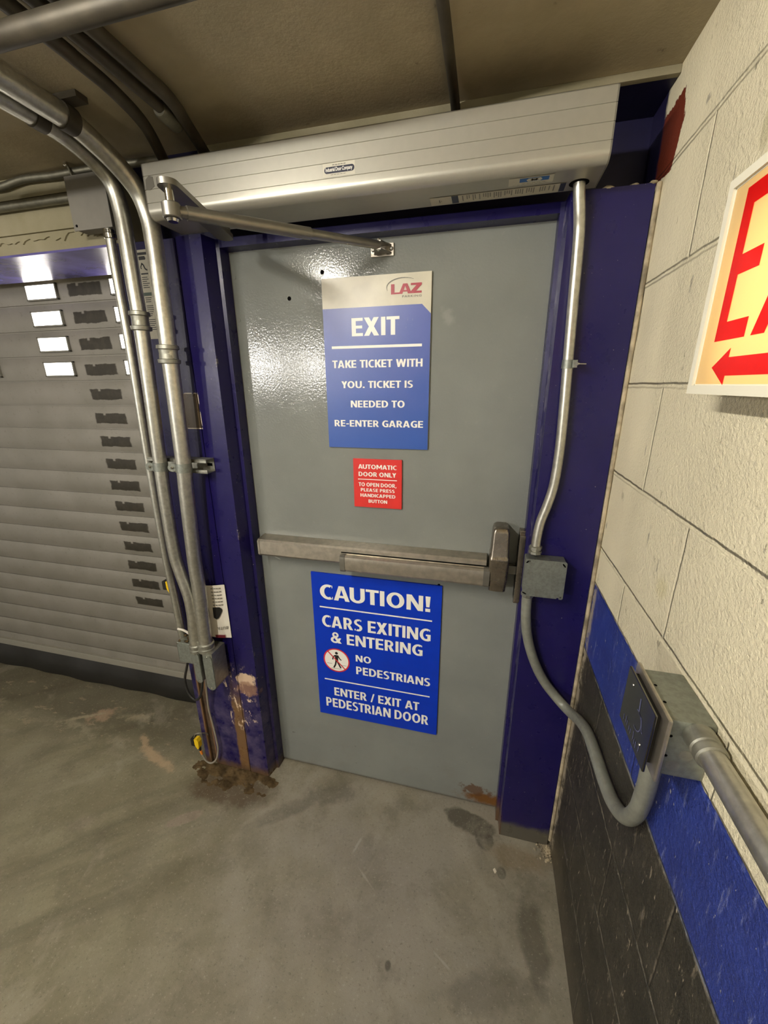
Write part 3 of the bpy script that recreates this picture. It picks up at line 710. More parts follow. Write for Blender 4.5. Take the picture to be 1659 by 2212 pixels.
ml = part('maker_label', 'silverlabel', op, lambda b: rect(b, .3765, .4478, 1.9505, 1.9742, fXZ, Y1 - .0004), 0, 'pale maker label with navy pill')
def pill(b):
    c = [(.3855 + .0058 * math.cos(math.radians(90 + k * 18)), 1.9621 + .0058 * math.sin(math.radians(90 + k * 18))) for k in range(11)]
    c += [(.4410 + .0058 * math.cos(math.radians(-90 + k * 18)), 1.9621 + .0058 * math.sin(math.radians(-90 + k * 18))) for k in range(11)]
    flat(b, c, fXZ, Y1 - .0007)
part('navy_pill', 'navy', ml, pill, 0)
part('lettering', 'white', ml, lambda b: text(b, 'Industrial Door Company', .3830, .4425, 1.9575, 1.9665, fXZ, Y1 - .001, .01, .9), 0)
part('fine_print', 'greyp', ml, lambda b: [rect(b, .398 + k * .0062, .4030 + k * .0062, 1.9700, 1.9716, fXZ, Y1 - .0007) for k in range(5)] + [rect(b, .394 + k * .007, .3995 + k * .007, 1.9532, 1.9542, fXZ, Y1 - .0007) for k in range(5)], 0)
zu = 1.9163
fU = lambda u, v, d: (u, v, d)
bl = part('brand_sticker', 'silverlabel', op, lambda b: rect(b, .7600, .8450, -.178, -.146, fU, zu - .0002), 0, 'clear sticker with blue emblem')
bl2 = part('emblem', 'bluep', bl, lambda b: rect(b, .7810, .8365, -.1745, -.1585, fU, zu - .0005), 0)
def hexa(b):
    for cx in (.801, .809, .817): disc(b, (cx, -.1662), .0072, fU, zu - .0007, 6)
part('emblem_hexagons', 'silverlabel', bl, hexa, 0)
def eprint(b):
    disc(b, (.809, -.1650), .0028, fU, zu - .001, 10); flat(b, [(.8062, -.1655), (.8118, -.1655), (.809, -.1720)], fU, zu - .001)
    for k in range(5): rect(b, .786 + k * .0095, .793 + k * .0095, -.1530, -.1518, fU, zu - .0006)
    for k in range(8): rect(b, .768 + k * .0085, .774 + k * .0085, -.1495, -.1488, fU, zu - .0006)
part('emblem_print', 'greyp', bl, eprint, 0)
wl = part('warning_label', 'label', op, lambda b: rect(b, .5950, .8745, -.1340, -.0960, fU, zu - .0002), 0, 'long white instruction label')
def wprint(b):
    x = .6650
    for blk in range(9):
        for k in range(4):
            if random.random() < .9: rect(b, x + k * .0046, x + k * .0046 + .0022, -.130, -.130 + random.uniform(.014, .028), fU, zu - .0005)
        x += .0220
    rect(b, .614, .6165, -.121, -.107, fU, zu - .0005); rect(b, .6185, .620, -.117, -.111, fU, zu - .0005)
part('label_print', 'greyp', wl, wprint, 0)
for xa, xb in ((.6420, .6565), (.8625, .8735)): part('label_block', 'navy', wl, lambda b: rect(b, xa, xb, -.1335, -.0970, fU, zu - .0005), 0)
# swing arm
sp, el = Vector((.088, -.147, 1.884)), Vector((.152, -.408, 1.884))
def mainarm(b):
    d = (el - sp); d.z = 0; L = d.length; t = d.normalized(); nn = Vector((-t.y, t.x, 0)); prof = []
    for k in range(13):
        a = math.radians(90 + k * 15); prof.append((.020 * math.cos(a), .020 * math.sin(a)))
    for k in range(13):
        a = math.radians(-90 + k * 15); prof.append((L + .0185 * math.cos(a), .0185 * math.sin(a)))
    A = [b.verts.new(sp + t * u + nn * v + Vector((0, 0, -.005))) for u, v in prof]; B = [b.verts.new(sp + t * u + nn * v + Vector((0, 0, .005))) for u, v in prof]
    n = len(prof); b.faces.new(A[::-1]); b.faces.new(B)
    for k in range(n): b.faces.new((A[k], A[(k + 1) % n], B[(k + 1) % n], B[k]))
am = part('main_arm', 'arm', op, mainarm, 30, 'grey flat swing arm')
part('spindle_hub', 'arm', am, lambda b: lathe(b, (sp.x, sp.y, 1.916), (0, 0, -1), [(0, .015), (.026, .015), (.027, .0135)], 24))
part('elbow_pin', 'chrome', am, lambda b: lathe(b, (el.x, el.y, 1.880), (0, 0, -1), [(0, .0078), (.0505, .0078), (.051, .011), (.0555, .009)], 20), label='bright elbow pin')
ft = Vector((.4545, -.040, 1.866)); ej = Vector((el.x, el.y, 1.8425))
rod = part('connecting_rod', 'arm', op, lambda b: tube(b, [ej.lerp(ft, .055), ej.lerp(ft, .60)], .0122, 18), label='grey connecting rod to the door')
part('elbow_joint', 'arm', rod, lambda b: (lathe(b, (el.x, el.y, 1.8545), (0, 0, -1), [(0, .015), (.0015, .0165), (.023, .0165), (.0245, .015)], 24), tube(b, [ej, ej.lerp(ft, .06)], .0105, 14)))
part('rod_tip', 'arm', rod, lambda b: tube(b, [ej.lerp(ft, .58), ft], .0100, 16))
part('rod_clamp_screw', 'chrome', rod, lambda b: lathe(b, tuple(ej.lerp(ft, .585) + Vector((0, -.002, .006))), (0, -.2, 1), [(0, .003), (.004, .003), (.0055, .0018)], 12))
shoe = part('door_shoe', 'steel', op, lambda b: (box(b, .4240, .4855, -.0045, -.0003, 1.8500, 1.8795, .001), ), label='bright steel shoe screwed to the door')
for z0_ in (1.8545, 1.8725):
    part('shoe_lug', 'arm', shoe, lambda b: prism(b, [(.432, -.004), (.480, -.004), (.466, -.034), (.4615, -.046), (.4475, -.046), (.442, -.034)], z0_, z0_ + .0032, fXY), 20)
for x in (.4302, .4790): part('shoe_screw', 'arm', shoe, lambda b: lathe(b, (x, -.0043, 1.866), (0, -1, 0), [(0, .0052), (.0015, .005), (.003, .003)], 16))
part('shoe_pivot', 'chrome', shoe, lambda b: lathe(b, (.4545, -.040, 1.853), (0, 0, 1), [(0, .004), (.026, .004)], 14))

# ------------------------------------------------------------------ right-hand conduit, box, flexible tail
rc = thing('electrical_conduit', (.915, -.112, 1.09), 'thin steel conduit running from operator down the right blue jamb', 'conduit')
RY = -.1065
part('pipe', 'galv', rc, lambda b: tube(b, spline([(.8985, -.1225, 1.925), (.9015, -.120, 1.9), (.9075, -.114, 1.868), (.9125, RY, 1.835), (.9150, RY, 1.78), (.9175, RY, 1.70), (.9215, RY, 1.59), (.9265, RY, 1.45), (.9278, RY, 1.36), (.9245, RY, 1.285), (.9150, RY, 1.232), (.9035, RY, 1.185), (.8985, RY - .002, 1.14), (.8978, RY - .004, 1.098)], 8), .0118, 20, False), 60)
part('coupling', 'die', rc, lambda b: lathe(b, (.8978, RY - .0045, 1.119), (0, 0, -1), [(0, .0125), (.002, .0165), (.009, .0165), (.0105, .0135), (.014, .0135), (.0155, .0165), (.022, .0165), (.0228, .014)], 8), 20, 'zinc compression connector')
cl = thing('conduit_clamp', (.9225, YF, 1.5715), 'small pipe clamp with long bolt on the right jamb conduit', 'clamp')
part('strap', 'galv_dull', cl, lambda b: lathe(b, (.9222, RY, 1.562), (.025, 0, 1), [(0, .0136), (.019, .0136)], 24))
for ya, yb in ((-.1255, -.121), (-.1185, -.115)): part('ear', 'galv_dull', cl, lambda b: box(b, .930, .9395, ya, yb, 1.5635, 1.580, .0006))
part('bolt', 'chrome', cl, lambda b: lathe(b, (.9365, -.131, 1.5715), (.75, .65, 0), [(0, .0045), (.004, .0045), (.0042, .0022), (.030, .0022)], 10))

jb = thing('junction_box', (.924, -.115, .985), 'square zinc junction box on the right blue jamb by the latch', 'junction box')
part('box_body', 'galv_dull', jb, lambda b: box(b, .8745, .9745, -.1340, YF - .0006, .9835, 1.0860, .004))
def cover(b):
    prism(b, [(.8775, .9805), (.9600, .9805), (.9615, .984), (.9655, .984), (.967, .9795), (.9735, .9795), (.9765, .983), (.9765, 1.084), (.9725, 1.0885), (.8775, 1.0885), (.8725, 1.084), (.8725, .9845)], -.1365, -.1342, fXZ)
part('cover_plate', 'galv_dull', jb, cover, 20)
def slot(b, x, z, a):
    pts = [(.0065 * math.cos(math.radians(k * 30)), .0022 * math.sin(math.radians(k * 30))) for k in range(12)]
    flat(b, [(x + u * math.cos(a) - v * math.sin(a), z + u * math.sin(a) + v * math.cos(a)) for u, v in pts], fXZ, -.1368)
for x, z, a in ((.8800, 1.0815, .8), (.9690, 1.0790, -.9), (.8785, .9880, -.5)): part('knockout_slot', 'hole', jb, lambda b: slot(b, x, z, a), 0)
for x, z in ((.8835, 1.0830), (.9700, .9865)): part('cover_screw', 'chrome', jb, lambda b: lathe(b, (x, -.1363, z), (0, -1, 0), [(0, .003), (.0012, .0024)], 12))

fl = thing('flexible_conduit', (.96, -.12, .6), 'grey bendable conduit looping from the jamb box to the push button box', 'conduit')
fp = [(.8905, -.1125, .985), (.8905, -.1125, .952), (.8935, -.1125, .90), (.9020, -.112, .845), (.9175, -.111, .79), (.9400, -.110, .735), (.9660, -.110, .690), (.9950, -.114, .655), (1.022, -.130, .634), (1.0385, -.165, .640), (1.0440, -.220, .670), (1.0445, -.285, .6995), (1.0445, -.355, .7120), (1.0445, -.430, .7185), (1.0445, -.490, .7330), (1.0440, -.545, .7700), (1.0405, -.585, .8330), (1.0350, -.606, .905), (1.0290, -.6180, .970), (1.0270, -.6210, 1.024)]
part('jacket', 'flex', fl, lambda b: tube(b, spline(fp, 8), .0138, 20, False), 60)
part('connector', 'die', fl, lambda b: lathe(b, (.8905, -.1125, .983), (0, 0, -1), [(0, .0150), (.004, .0150), (.005, .0175), (.013, .0170), (.016, .0145)], 10), 20)

# accessible push button station on the block wall ------------------
pb = thing('push_button_station', (1.03, -.63, 1.02), 'steel wheelchair door push button on a zinc box, right wall', 'push button')
part('back_box', 'galv_dull', pb, lambda b: box(b, 1.0040, XW - .0003, -.6775, -.5765, 1.0215, 1.1135, .003), label='zinc back box')
part('back_plate', 'steel', pb, lambda b: box(b, .9985, 1.0045, -.6900, -.5720, 1.0185, 1.1215, .0025))
part('plate_standoff', 'black', pb, lambda b: box(b, .9903, .9987, -.672, -.586, 1.032, 1.110))
pp = part('push_plate', 'plate', pb, lambda b: box(b, .9868, .9905, -.6815, -.5800, 1.0230, 1.1180, .0014), label='polished steel push plate')
PD = .9865
def wheel(b):
    y, z = -.640, 1.080
    stroke(b, [(y + .003, z + .026), (y + .001, z + .006)], .0035, fYZ, PD)
    stroke(b, [(y + .001, z + .004), (y - .011, z + .003), (y - .017, z - .013), (y - .021, z - .012)], .0022, fYZ, PD)
    pts = [(y + .002 + .0150 * math.cos(math.radians(70 + k * 17)), z - .010 + .0150 * math.sin(math.radians(70 + k * 17))) for k in range(14)]
    stroke(b, pts, .0018, fYZ, PD)
part('wheelchair_symbol', 'lightblue', pp, wheel, 0, 'worn light blue wheelchair symbol')
def smear(b):
    for k in range(9):
        y = -.660 + k * .0075 + random.uniform(-.002, .002); h = random.uniform(.008, .022)
        flat(b, [(y, 1.031 + random.uniform(0, .008)), (y + .0022, 1.031), (y + .0028, 1.031 + h), (y + .0010, 1.033 + h)], fYZ, PD)
part('worn_print', 'lightblue', pp, smear, 0)
for y, z in ((-.605, 1.103), (-.660, 1.048)): part('plate_screw', 'chrome', pp, lambda b: lathe(b, (.9868, y, z), (-1, 0, 0), [(0, .0024), (.0012, .0018)], 10))
for u, z in ((.034, 1.060), (.022, 1.040)): part('knockout_ring', 'die', pb, lambda b: lathe(b, (1.0 + u, -.6772, z), (0, -1, 0), [(0, .0085), (.0006, .0085)], 20))
for p, a in (((1.0115, -.6773, 1.088), (0, -1, 0)), ((1.0115, -.6773, 1.055), (0, -1, 0)), ((1.0115, -.612, 1.1133), (0, 0, 1)), ((1.0115, -.645, 1.1133), (0, 0, 1))): part('box_hole', 'hole', pb, lambda b: lathe(b, p, a, [(0, .0022), (.0004, .0022)], 10))

bc = thing('wall_conduit', (1.04, -.9, 1.08), 'thick steel conduit leaving the push button box along the block wall', 'conduit')
part('pipe', 'galv', bc, lambda b: tube(b, [(1.0405, -.684, 1.0975), (1.0405, -.75, 1.0985), (1.0405, -.9, 1.100), (1.0405, -1.15, 1.103), (1.0405, -2.6, 1.118)], .0148, 24), 60)
part('coupling', 'die', bc, lambda b: lathe(b, (1.0405, -.6776, 1.0975), (0, -1, 0), [(0, .0175), (.004, .0185), (.022, .0185), (.0235, .0165), (.027, .0165), (.0285, .0185), (.036, .018), (.0375, .0158)], 24), 25)

# ------------------------------------------------------------------ internally lit exit sign on the block wall
es = thing('exit_sign', (1.03, -.70, 1.515), 'internally lit red and cream EXIT sign with arrow, right wall', 'exit sign')
XS = 1.010; y0, y1, z0, z1 = -.8800, -.5215, 1.5150, 1.7520
def cab(b):
    box(b, XS + .001, XW - .002, y0 + .01, y0 + .012, z0 + .01, z1 - .01); box(b, XS + .001, XW - .002, y1 - .012, y1 - .010, z0 + .01, z1 - .01)
    box(b, XS + .001, XW - .002, y0 + .01, y1 - .01, z0 + .01, z0 + .012); box(b, XS + .001, XW - .002, y0 + .01, y1 - .01, z1 - .012, z1 - .01)
    box(b, XW - .004, XW - .002, y0 + .01, y1 - .01, z0 + .01, z1 - .01)
part('cabinet', 'exitframe', es, cab)
def efr(b):
    k = .0105
    for poly in ([(y0, z0), (y1, z0), (y1 - k, z0 + k), (y0 + k, z0 + k)], [(y1, z0), (y1, z1), (y1 - k, z1 - k), (y1 - k, z0 + k)], [(y1, z1), (y0, z1), (y0 + k, z1 - k), (y1 - k, z1 - k)], [(y0, z1), (y0, z0), (y0 + k, z0 + k), (y0 + k, z1 - k)]):
        prism(b, poly, XS - .002, XS + .010, fYZ)
part('frame', 'exitframe', es, efr, 20, 'white mitred frame')
def translucent(name, dcol, tcol, k):
    n = NT(name); t = n.t.nodes
    tr = t.new('ShaderNodeBsdfTranslucent'); tr.inputs[0].default_value = lin(tcol)
    mx = t.new('ShaderNodeMixShader'); mx.inputs[0].default_value = k
    n.set(lin(dcol), .25); n.link(n.b.outputs[0], mx.inputs[1]); n.link(tr.outputs[0], mx.inputs[2]); n.link(mx.outputs[0], n.out.inputs[0]); return n.m
MT['exitface'] = translucent('warm_translucent_acrylic', '#d6c9a0', '#ffdc94', .5)
MT['exitred'] = translucent('red_translucent_film', '#c01010', '#ff1206', .5)
lam = area('exit_sign_lamp', (XW - .012, -.715, 1.622), (XS, -.715, 1.622), .14, .05, .12, (1.0, .86, .52))
lam.data.size = .30; lam.data.size_y = .17
RY0 = XS + .0015
def glyph_cells():
    """EXIT and its arrow as (y,z) polygons"""
    E = [(-.5600, 1.7315), (-.6215, 1.7315), (-.6215, 1.7115), (-.5790, 1.7115), (-.5790, 1.6635), (-.6175, 1.6635), (-.6175, 1.6435), (-.5790, 1.6435), (-.5790, 1.5955), (-.6215, 1.5955), (-.6215, 1.5755), (-.5600, 1.5755)]
    X = [(-.6325, 1.5755), (-.6555, 1.5755), (-.6755, 1.6290), (-.6955, 1.5755), (-.7185, 1.5755), (-.6880, 1.6545), (-.7165, 1.7315), (-.6935, 1.7315), (-.6755, 1.6800), (-.6575, 1.7315), (-.6345, 1.7315), (-.6630, 1.6545)]
    I = [(-.7300, 1.5755), (-.7500, 1.5755), (-.7500, 1.7315), (-.7300, 1.7315)]
    T = [(-.7790, 1.5755), (-.7990, 1.5755), (-.7990, 1.7115), (-.8220, 1.7115), (-.8220, 1.7315), (-.7560, 1.7315), (-.7560, 1.7115), (-.7790, 1.7115)]
    A = [(-.5678, 1.5460), (-.6010, 1.5258), (-.6015, 1.5362), (-.8420, 1.5362), (-.8420, 1.5562), (-.6010, 1.5562), (-.6010, 1.5662)]
    return E, X, I, T, A
part('face_panel', 'exitface', es, lambda b: rect(b, y0 + .004, y1 - .004, z0 + .004, z1 - .004, fYZ, RY0), 0, 'glowing cream face panel')
part('lettering', 'exitred', es, lambda b: [flat(b, p, fYZ, RY0 - .0006) for p in glyph_cells()], 0, 'red EXIT letters and arrow')

# ------------------------------------------------------------------ conduits on the left post
GC = 'galvanized conduits on the left post'
YC = -.152
c3p = [(-.163, YC, .64), (-.1620, YC, .70), (-.1570, YC, .80), (-.1540, YC, .88), (-.1535, YC, .98), (-.1430, YC, 1.2), (-.1345, YC, 1.33), (-.1240, YC, 1.62), (-.1195, YC, 1.80), (-.1185, -.150, 1.88), (-.1200, -.152, 1.94), (-.1270, -.166, 1.990), (-.1370, -.202, 2.026), (-.1430, -.252, 2.050), (-.1440, -.31, 2.0640), (-.1440, -.38, 2.066), (-.1440, -.6, 2.066), (-.144, -1.4, 2.066)]
a = thing('electrical_conduit', (-.13, YC, .64), 'thickest steel conduit nearest the door, bending up to the ceiling', 'conduit', GC)
part('pipe', 'galv', a, lambda b: tube(b, spline(c3p, 8), .0222, 24), 60)
def coup(b, x, z, r, y=YC, ax=(.03, 0, 1)):
    lathe(b, (x, y, z), ax, [(0, r + .001), (.002, r + .0065), (.011, r + .0075), (.013, r + .0025), (.024, r + .002), (.026, r + .0015), (.037, r + .0025), (.039, r + .0075), (.048, r + .0065), (.050, r + .001)], 24)
part('coupling', 'die', a, lambda b: coup(b, -.1275, 1.590, .0222), 25, 'ridged compression coupling')
part('lower_coupling', 'die', a, lambda b: lathe(b, (-.163, YC, .668), (0, 0, -1), [(0, .0235), (.003, .028), (.012, .028), (.014, .025), (.019, .025), (.021, .0285), (.032, .0285), (.034, .024)], 20), 25)
c2p = [(-.2055, YC, .625), (-.2045, YC, .70), (-.1985, YC, .765), (-.1985, YC, .83), (-.2060, YC, .88), (-.2180, YC, .935), (-.2270, YC, 1.0), (-.2265, YC, 1.15), (-.2195, YC, 1.33), (-.2040, YC, 1.65), (-.2020, YC, 1.80), (-.2030, -.150, 1.90), (-.2050, -.149, 1.965), (-.2090, -.158, 2.018), (-.2150, -.186, 2.047), (-.2190, -.236, 2.067), (-.2200, -.30, 2.0755), (-.2200, -.40, 2.075), (-.22, -.6, 2.075), (-.22, -1.4, 2.075)]
a = thing('electrical_conduit', (-.21, YC, .62), 'middle steel conduit on the post with an offset bend at its foot', 'conduit', GC)
part('pipe', 'galv', a, lambda b: tube(b, spline(c2p, 8), .0196, 24), 60)
part('coupling', 'die', a, lambda b: coup(b, -.2025, 1.678, .0196), 25, 'ridged compression coupling')
part('lower_coupling', 'die', a, lambda b: lathe(b, (-.2055, YC, .655), (0, 0, -1), [(0, .021), (.003, .0245), (.011, .0245), (.013, .022), (.018, .022), (.020, .025), (.030, .025), (.032, .021)], 20), 25)
YA = -.115
a = thing('electrical_conduit', (-.295, YA, .65), 'thinnest steel conduit on the post, between two grey boxes', 'conduit', GC)
part('pipe', 'galv', a, lambda b: tube(b, spline([(-.2955, YA, .645), (-.2980, YA, .80), (-.3030, YA, .97), (-.2985, YA, 1.32), (-.2900, YA, 1.62), (-.2895, YA, 1.83), (-.2865, YA, 1.945)], 6), .0128, 20), 60)
part('coupling', 'chrome', a, lambda b: lathe(b, (-.2868, YA, 1.938), (0, 0, -1), [(0, .0150), (.008, .0150), (.010, .0165), (.020, .0160), (.022, .0135)], 16), 25)

# strut channel and its clamps
su = thing('strut_channel', (-.18, YF, 1.277), 'short steel strut channel holding the left conduits to the post', 'strut')
def strut(b):
    x0, x1 = -.292, -.0735; zc_ = 1.2945; h = .0205; f_ = -.1295; bk = YF - .0006
    box(b, x0, x1, bk - .0025, bk, zc_ - h, zc_ + h)
    for s_ in (-1, 1):
        box(b, x0, x1, f_, bk, zc_ + s_ * h - .0013, zc_ + s_ * h + .0013)
        box(b, x0, x1, f_, f_ + .0025, min(zc_ + s_ * h, zc_ + s_ * (h - .0095)), max(zc_ + s_ * h, zc_ + s_ * (h - .0095)))
part('channel', 'die', su, strut, 20)
part('slot_hole', 'hole', su, lambda b: box(b, -.098, -.080, YF - .0038, YF - .003, 1.290, 1.299, .0))
for x, r, lab in ((-.1373, .0222, 'pipe clamp holding the thickest left conduit to the strut'), (-.2215, .0196, 'pipe clamp holding the middle left conduit to the strut')):
    k = thing('conduit_clamp', (x, -.13, 1.28), lab, 'clamp')
    part('strap', 'galv_dull', k, lambda b: lathe(b, (x, YC, 1.281), (.03, 0, 1), [(0, r + .0018), (.027, r + .0018)], 24))
    part('ear', 'galv_dull', k, lambda b: lathe(b, (x - r - .010, YC - .010, 1.2945), (.5, -1, 0), [(0, .0125), (.0022, .0125)], 20))
    part('bolt', 'chrome', k, lambda b: lathe(b, (x - r - .0095, YC - .0125, 1.2945), (.5, -1, 0), [(0, .0042), (.003, .0042), (.0034, .0022), (.007, .0022)], 6), 20)

# boxes at the foot of the conduits
fb = thing('junction_box', (-.24, -.125, .565), 'dusty grey box at the foot of the left conduits', 'junction box')
part('box_body', 'galv_dull', fb, lambda b: box(b, -.2835, -.189, -.153, YF - .0005, .569, .648, .003))
part('cover_plate', 'galv_dull', fb, lambda b: box(b, -.2865, -.189, -.1565, -.1532, .5655, .6500, .003))
part('cover_screw', 'chrome', fb, lambda b: lathe(b, (-.2825, -.1564, .6445), (0, -1, 0), [(0, .003), (.0014, .0022)], 12))
def crumbs(b):
    for _ in range(34):
        x = random.uniform(-.28, -.215); y = random.uniform(-.148, -.105); s_ = random.uniform(.002, .006)
        r = bmesh.ops.create_icosphere(b, subdivisions=1, radius=s_, matrix=Matrix.Translation((x, y, .6485 + s_ * .4)))
        for v in r['verts']: v.co += Vector((random.uniform(-1, 1), random.uniform(-1, 1), random.uniform(-1, 1))) * s_ * .35
b_ = NB(); crumbs(b_); tag(mesh('grit', b_, 'dirt'), 'brown grit lying on top of the lower grey box', 'grit', None, 'stuff')
GL = 'cast conduit bodies at the foot of the left conduits'
def condulet(xc, yb, yf_, z0_, z1_, hw, lab):
    k = thing('conduit_fitting', (xc, yb, z0_), lab, 'conduit body', GL)
    def body(b):
        pr = [(xc - hw, z0_ + hw), (xc - hw, z1_)] + [(xc + hw, z1_)] + [(xc + hw, z0_ + hw)] + [(xc + hw * math.cos(math.radians(-k_ * 22.5)), z0_ + hw + hw * math.sin(math.radians(-k_ * 22.5))) for k_ in range(1, 8)]
        prism(b, pr, yf_ + .003, yb, fXZ)
    part('housing', 'die', k, body, 30)
    def lid(b):
        h2 = hw * .92; zt_ = z1_ - .006
        pr = [(xc + h2 * math.cos(math.radians(a_)), zt_ - h2 + h2 * math.sin(math.radians(a_))) for a_ in range(0, 181, 20)] + [(xc + h2 * math.cos(math.radians(a_)), z0_ + h2 + h2 * math.sin(math.radians(a_))) for a_ in range(180, 361, 20)]
        prism(b, pr, yf_, yf_ + .004, fXZ)
    part('cover_plate', 'galv_dull', k, lid, 30)
    for zz in (z1_ - .013, z0_ + .008): part('cover_screw', 'chrome', k, lambda b: lathe(b, (xc, yf_, zz), (0, -1, 0), [(0, .0028), (.0012, .002)], 10))
    return k
condulet(-.145, -.105, -.180, .487, .640, .0195, 'larger cast conduit body under the thickest left conduit')
condulet(-.2035, -.12, -.168, .497, .632, .0145, 'smaller cast conduit body beside the dusty grey box')

# upper-left box
ub = thing('junction_box', (-.33, -.11, 1.945), 'flat grey box under the ceiling left of the conduits', 'junction box')
part('box_body', 'box_grey', ub, lambda b: box(b, -.386, -.262, -.126, YF + .002, 1.942, 2.062, .002))
part('cover_plate', 'box_grey', ub, lambda b: box(b, -.3885, -.2595, -.130, -.1262, 1.9395, 2.065, .0015))
part('cover_screw', 'hole', ub, lambda b: lathe(b, (-.377, -.1299, 1.951), (0, -1, 0), [(0, .0035), (.0012, .003)], 12))

# sticker on the post
st = tag(mesh('safety_sticker', (lambda b: (box(b, -.2345, -.1965, YF - .0012, YF - .0002, 1.6640, 1.8930), b)[1])(NB()), 'label', None, 0), 'tall narrow white safety sticker behind the left conduits', 'sticker')
def stp(b):
    d = YF - .0016
    rect(b, -.230, -.200, 1.880, 1.8865, fXZ, d); flat(b, [(-.228, 1.868), (-.207, 1.868), (-.205, 1.872), (-.208, 1.877), (-.228, 1.877)], fXZ, d)
    stroke(b, [(-.222, 1.860), (-.216, 1.856), (-.212, 1.846), (-.205, 1.842)], .004, fXZ, d); stroke(b, [(-.220, 1.860), (-.226, 1.850), (-.224, 1.846)], .003, fXZ, d)
    rect(b, -.228, -.204, 1.832, 1.8355, fXZ, d)
    for k in range(28):
        z = 1.826 - k * .0052
        if 1.775 < z < 1.795: continue
        if k % 7 != 6: rect(b, -.228, -.228 + random.uniform(.014, .026), z - .0018, z, fXZ, d)
part('sticker_print', 'blackp', st, stp, 0)
part('green_band', 'greenp', st, lambda b: rect(b, -.2335, -.1975, 1.778, 1.7865, fXZ, YF - .0016), 0)

# curled product box tucked behind the conduits
cd = thing('folded_carton', (-.155, -.105, .665), 'white printed card carton stuck behind the left conduits', 'carton')
def carton(b):
    n = 10; A = []; B = []
    for k in range(n + 1):
        t = k / n; x = -.236 + t * .136 ; y = YF - .004 - .018 * math.sin(PI * min(1, t * 1.05)) ** .8
        A.append(b.verts.new((x + .0, y, .668 - .012 * t))); B.append(b.verts.new((x + .002, y - .002, .868 + .004 * t)))
    A2 = [b.verts.new(v.co + Vector((0, .0012, 0))) for v in A]; B2 = [b.verts.new(v.co + Vector((0, .0012, 0))) for v in B]
    for k in range(n):
        b.faces.new((A[k], A[k + 1], B[k + 1], B[k])); b.faces.new((A2[k + 1], A2[k], B2[k], B2[k + 1]))
        b.faces.new((A[k], A2[k], A2[k + 1], A[k + 1])); b.faces.new((B[k], B[k + 1], B2[k + 1], B2[k]))
    b.faces.new((A[0], B[0], B2[0], A2[0])); b.faces.new((A[-1], A2[-1], B2[-1], B[-1]))
    box(b, -.2045, -.1985, YF - .012, YF - .010, .86, .897)
part('card', 'paper', cd, carton, 40)
def cy(x): 
    t = (x + .236) / .136; return YF - .0072 - .018 * math.sin(PI * min(1, max(0, t * 1.05))) ** .8
def cdp(b):
    for k in range(6):
        z = .858 - k * .013
        for q in range(4): 
            x = -.142 + q * .0085; flat(b, [(x, z), (x + .0068, z), (x + .0068, z + .0035), (x, z + .0035)], lambda u, v, d: (u, cy(u) - .0015, v), 0)
    fc = lambda u, v, d: (u, cy(u) - .0012, v)
    text(b, 'BUTA', -.105, -.140, .7065, .6945, fc, 0, .01)
part('card_print', 'greyp', cd, cdp, 0)
def blob_(b):
    flat(b, [(-.145, .786), (-.122, .786), (-.116, .780), (-.115, .772), (-.124, .752), (-.130, .742), (-.138, .738), (-.146, .745)], lambda u, v, d: (u, cy(u) - .0014, v), 0)
part('dark_picture', 'blackp', cd, blob_, 0)
part('maroon_stripe', 'maroon', cd, lambda b: flat(b, [(-.150, .662), (-.117, .660), (-.117, .672), (-.150, .674)], lambda u, v, d: (u, cy(u) - .0014, v), 0), 0)

# photo-eye sensors and their wires
def sensor(loc, lab, bracket):
    k = thing('photo_eye', loc, lab, 'sensor', 'yellow photo eyes of the shutter')
    x, y, z = loc
    def body(b):
        prism(b, [(x - .011, z + .022), (x + .005, z + .026), (x + .011, z + .012), (x + .009, z - .020), (x + .003, z - .026), (x - .005, z - .014), (x - .010, z + .002)], y - .010, y + .010, fXZ)
    part('housing', 'yellow', k, body, 20, 'yellow plastic housing')
    part('lens_hood', 'black', k, lambda b: box(b, x - .024, x - .008, y - .012, y + .012, z - .012, z + .024, .003))
    part('gland', 'black', k, lambda b: lathe(b, (x + .004, y, z - .024), (.15, 0, -1), [(0, .006), (.010, .005), (.016, .004)], 14))
    part('cable_sleeve', 'orange', k, lambda b: lathe(b, (x + .007, y, z - .043), (.2, 0, -1), [(0, .005), (.016, .0045)], 14))
    if bracket: part('bracket', 'arm', k, lambda b: tube(b, spline([(x - .016, y - .004, z + .006), (x - .008, y, z + .038), (x + .008, y + .008, z + .042), (x + .026, YF - .004, z + .028), (x + .030, YF - .002, z + .018)], 6), .0022, 8))
    return k
sensor((-.3125, -.120, .138), 'yellow photo eye low on the rusty post foot', True)
sensor((-.395, -.030, .795), 'yellow photo eye halfway up, beside the shutter edge', False)
b_ = NB(); tube(b_, spline([(-.2005, -.14, .50), (-.228, -.118, .40), (-.243, -.106, .31), (-.2395, -.103, .235), (-.2345, -.103, .16), (-.2330, -.105, .105), (-.2440, -.110, .058), (-.2660, -.116, .036), (-.2880, -.119, .045), (-.3030, -.120, .078)], 8), .0036, 10)
tag(mesh('sensor_cable', b_, 'wiregrey'), 'thin grey cable hanging down to the low photo eye', 'cable')
b_ = NB(); tube(b_, spline([(-.27, -.125, .575), (-.300, -.118, .505), (-.322, -.115, .44), (-.313, -.118, .385), (-.285, -.122, .362), (-.255, -.128, .385), (-.228, -.138, .44), (-.212, -.14, .50)], 8), .0046, 10)
tag(mesh('power_cable', b_, 'wireblk'), 'black cable looping under the dusty grey box', 'cable')
b_ = NB(); tube(b_, spline([(-.386, -.03, .735), (-.385, -.035, .70), (-.376, -.05, .665), (-.35, -.075, .645), (-.32, -.10, .645)], 8), .0032, 10)
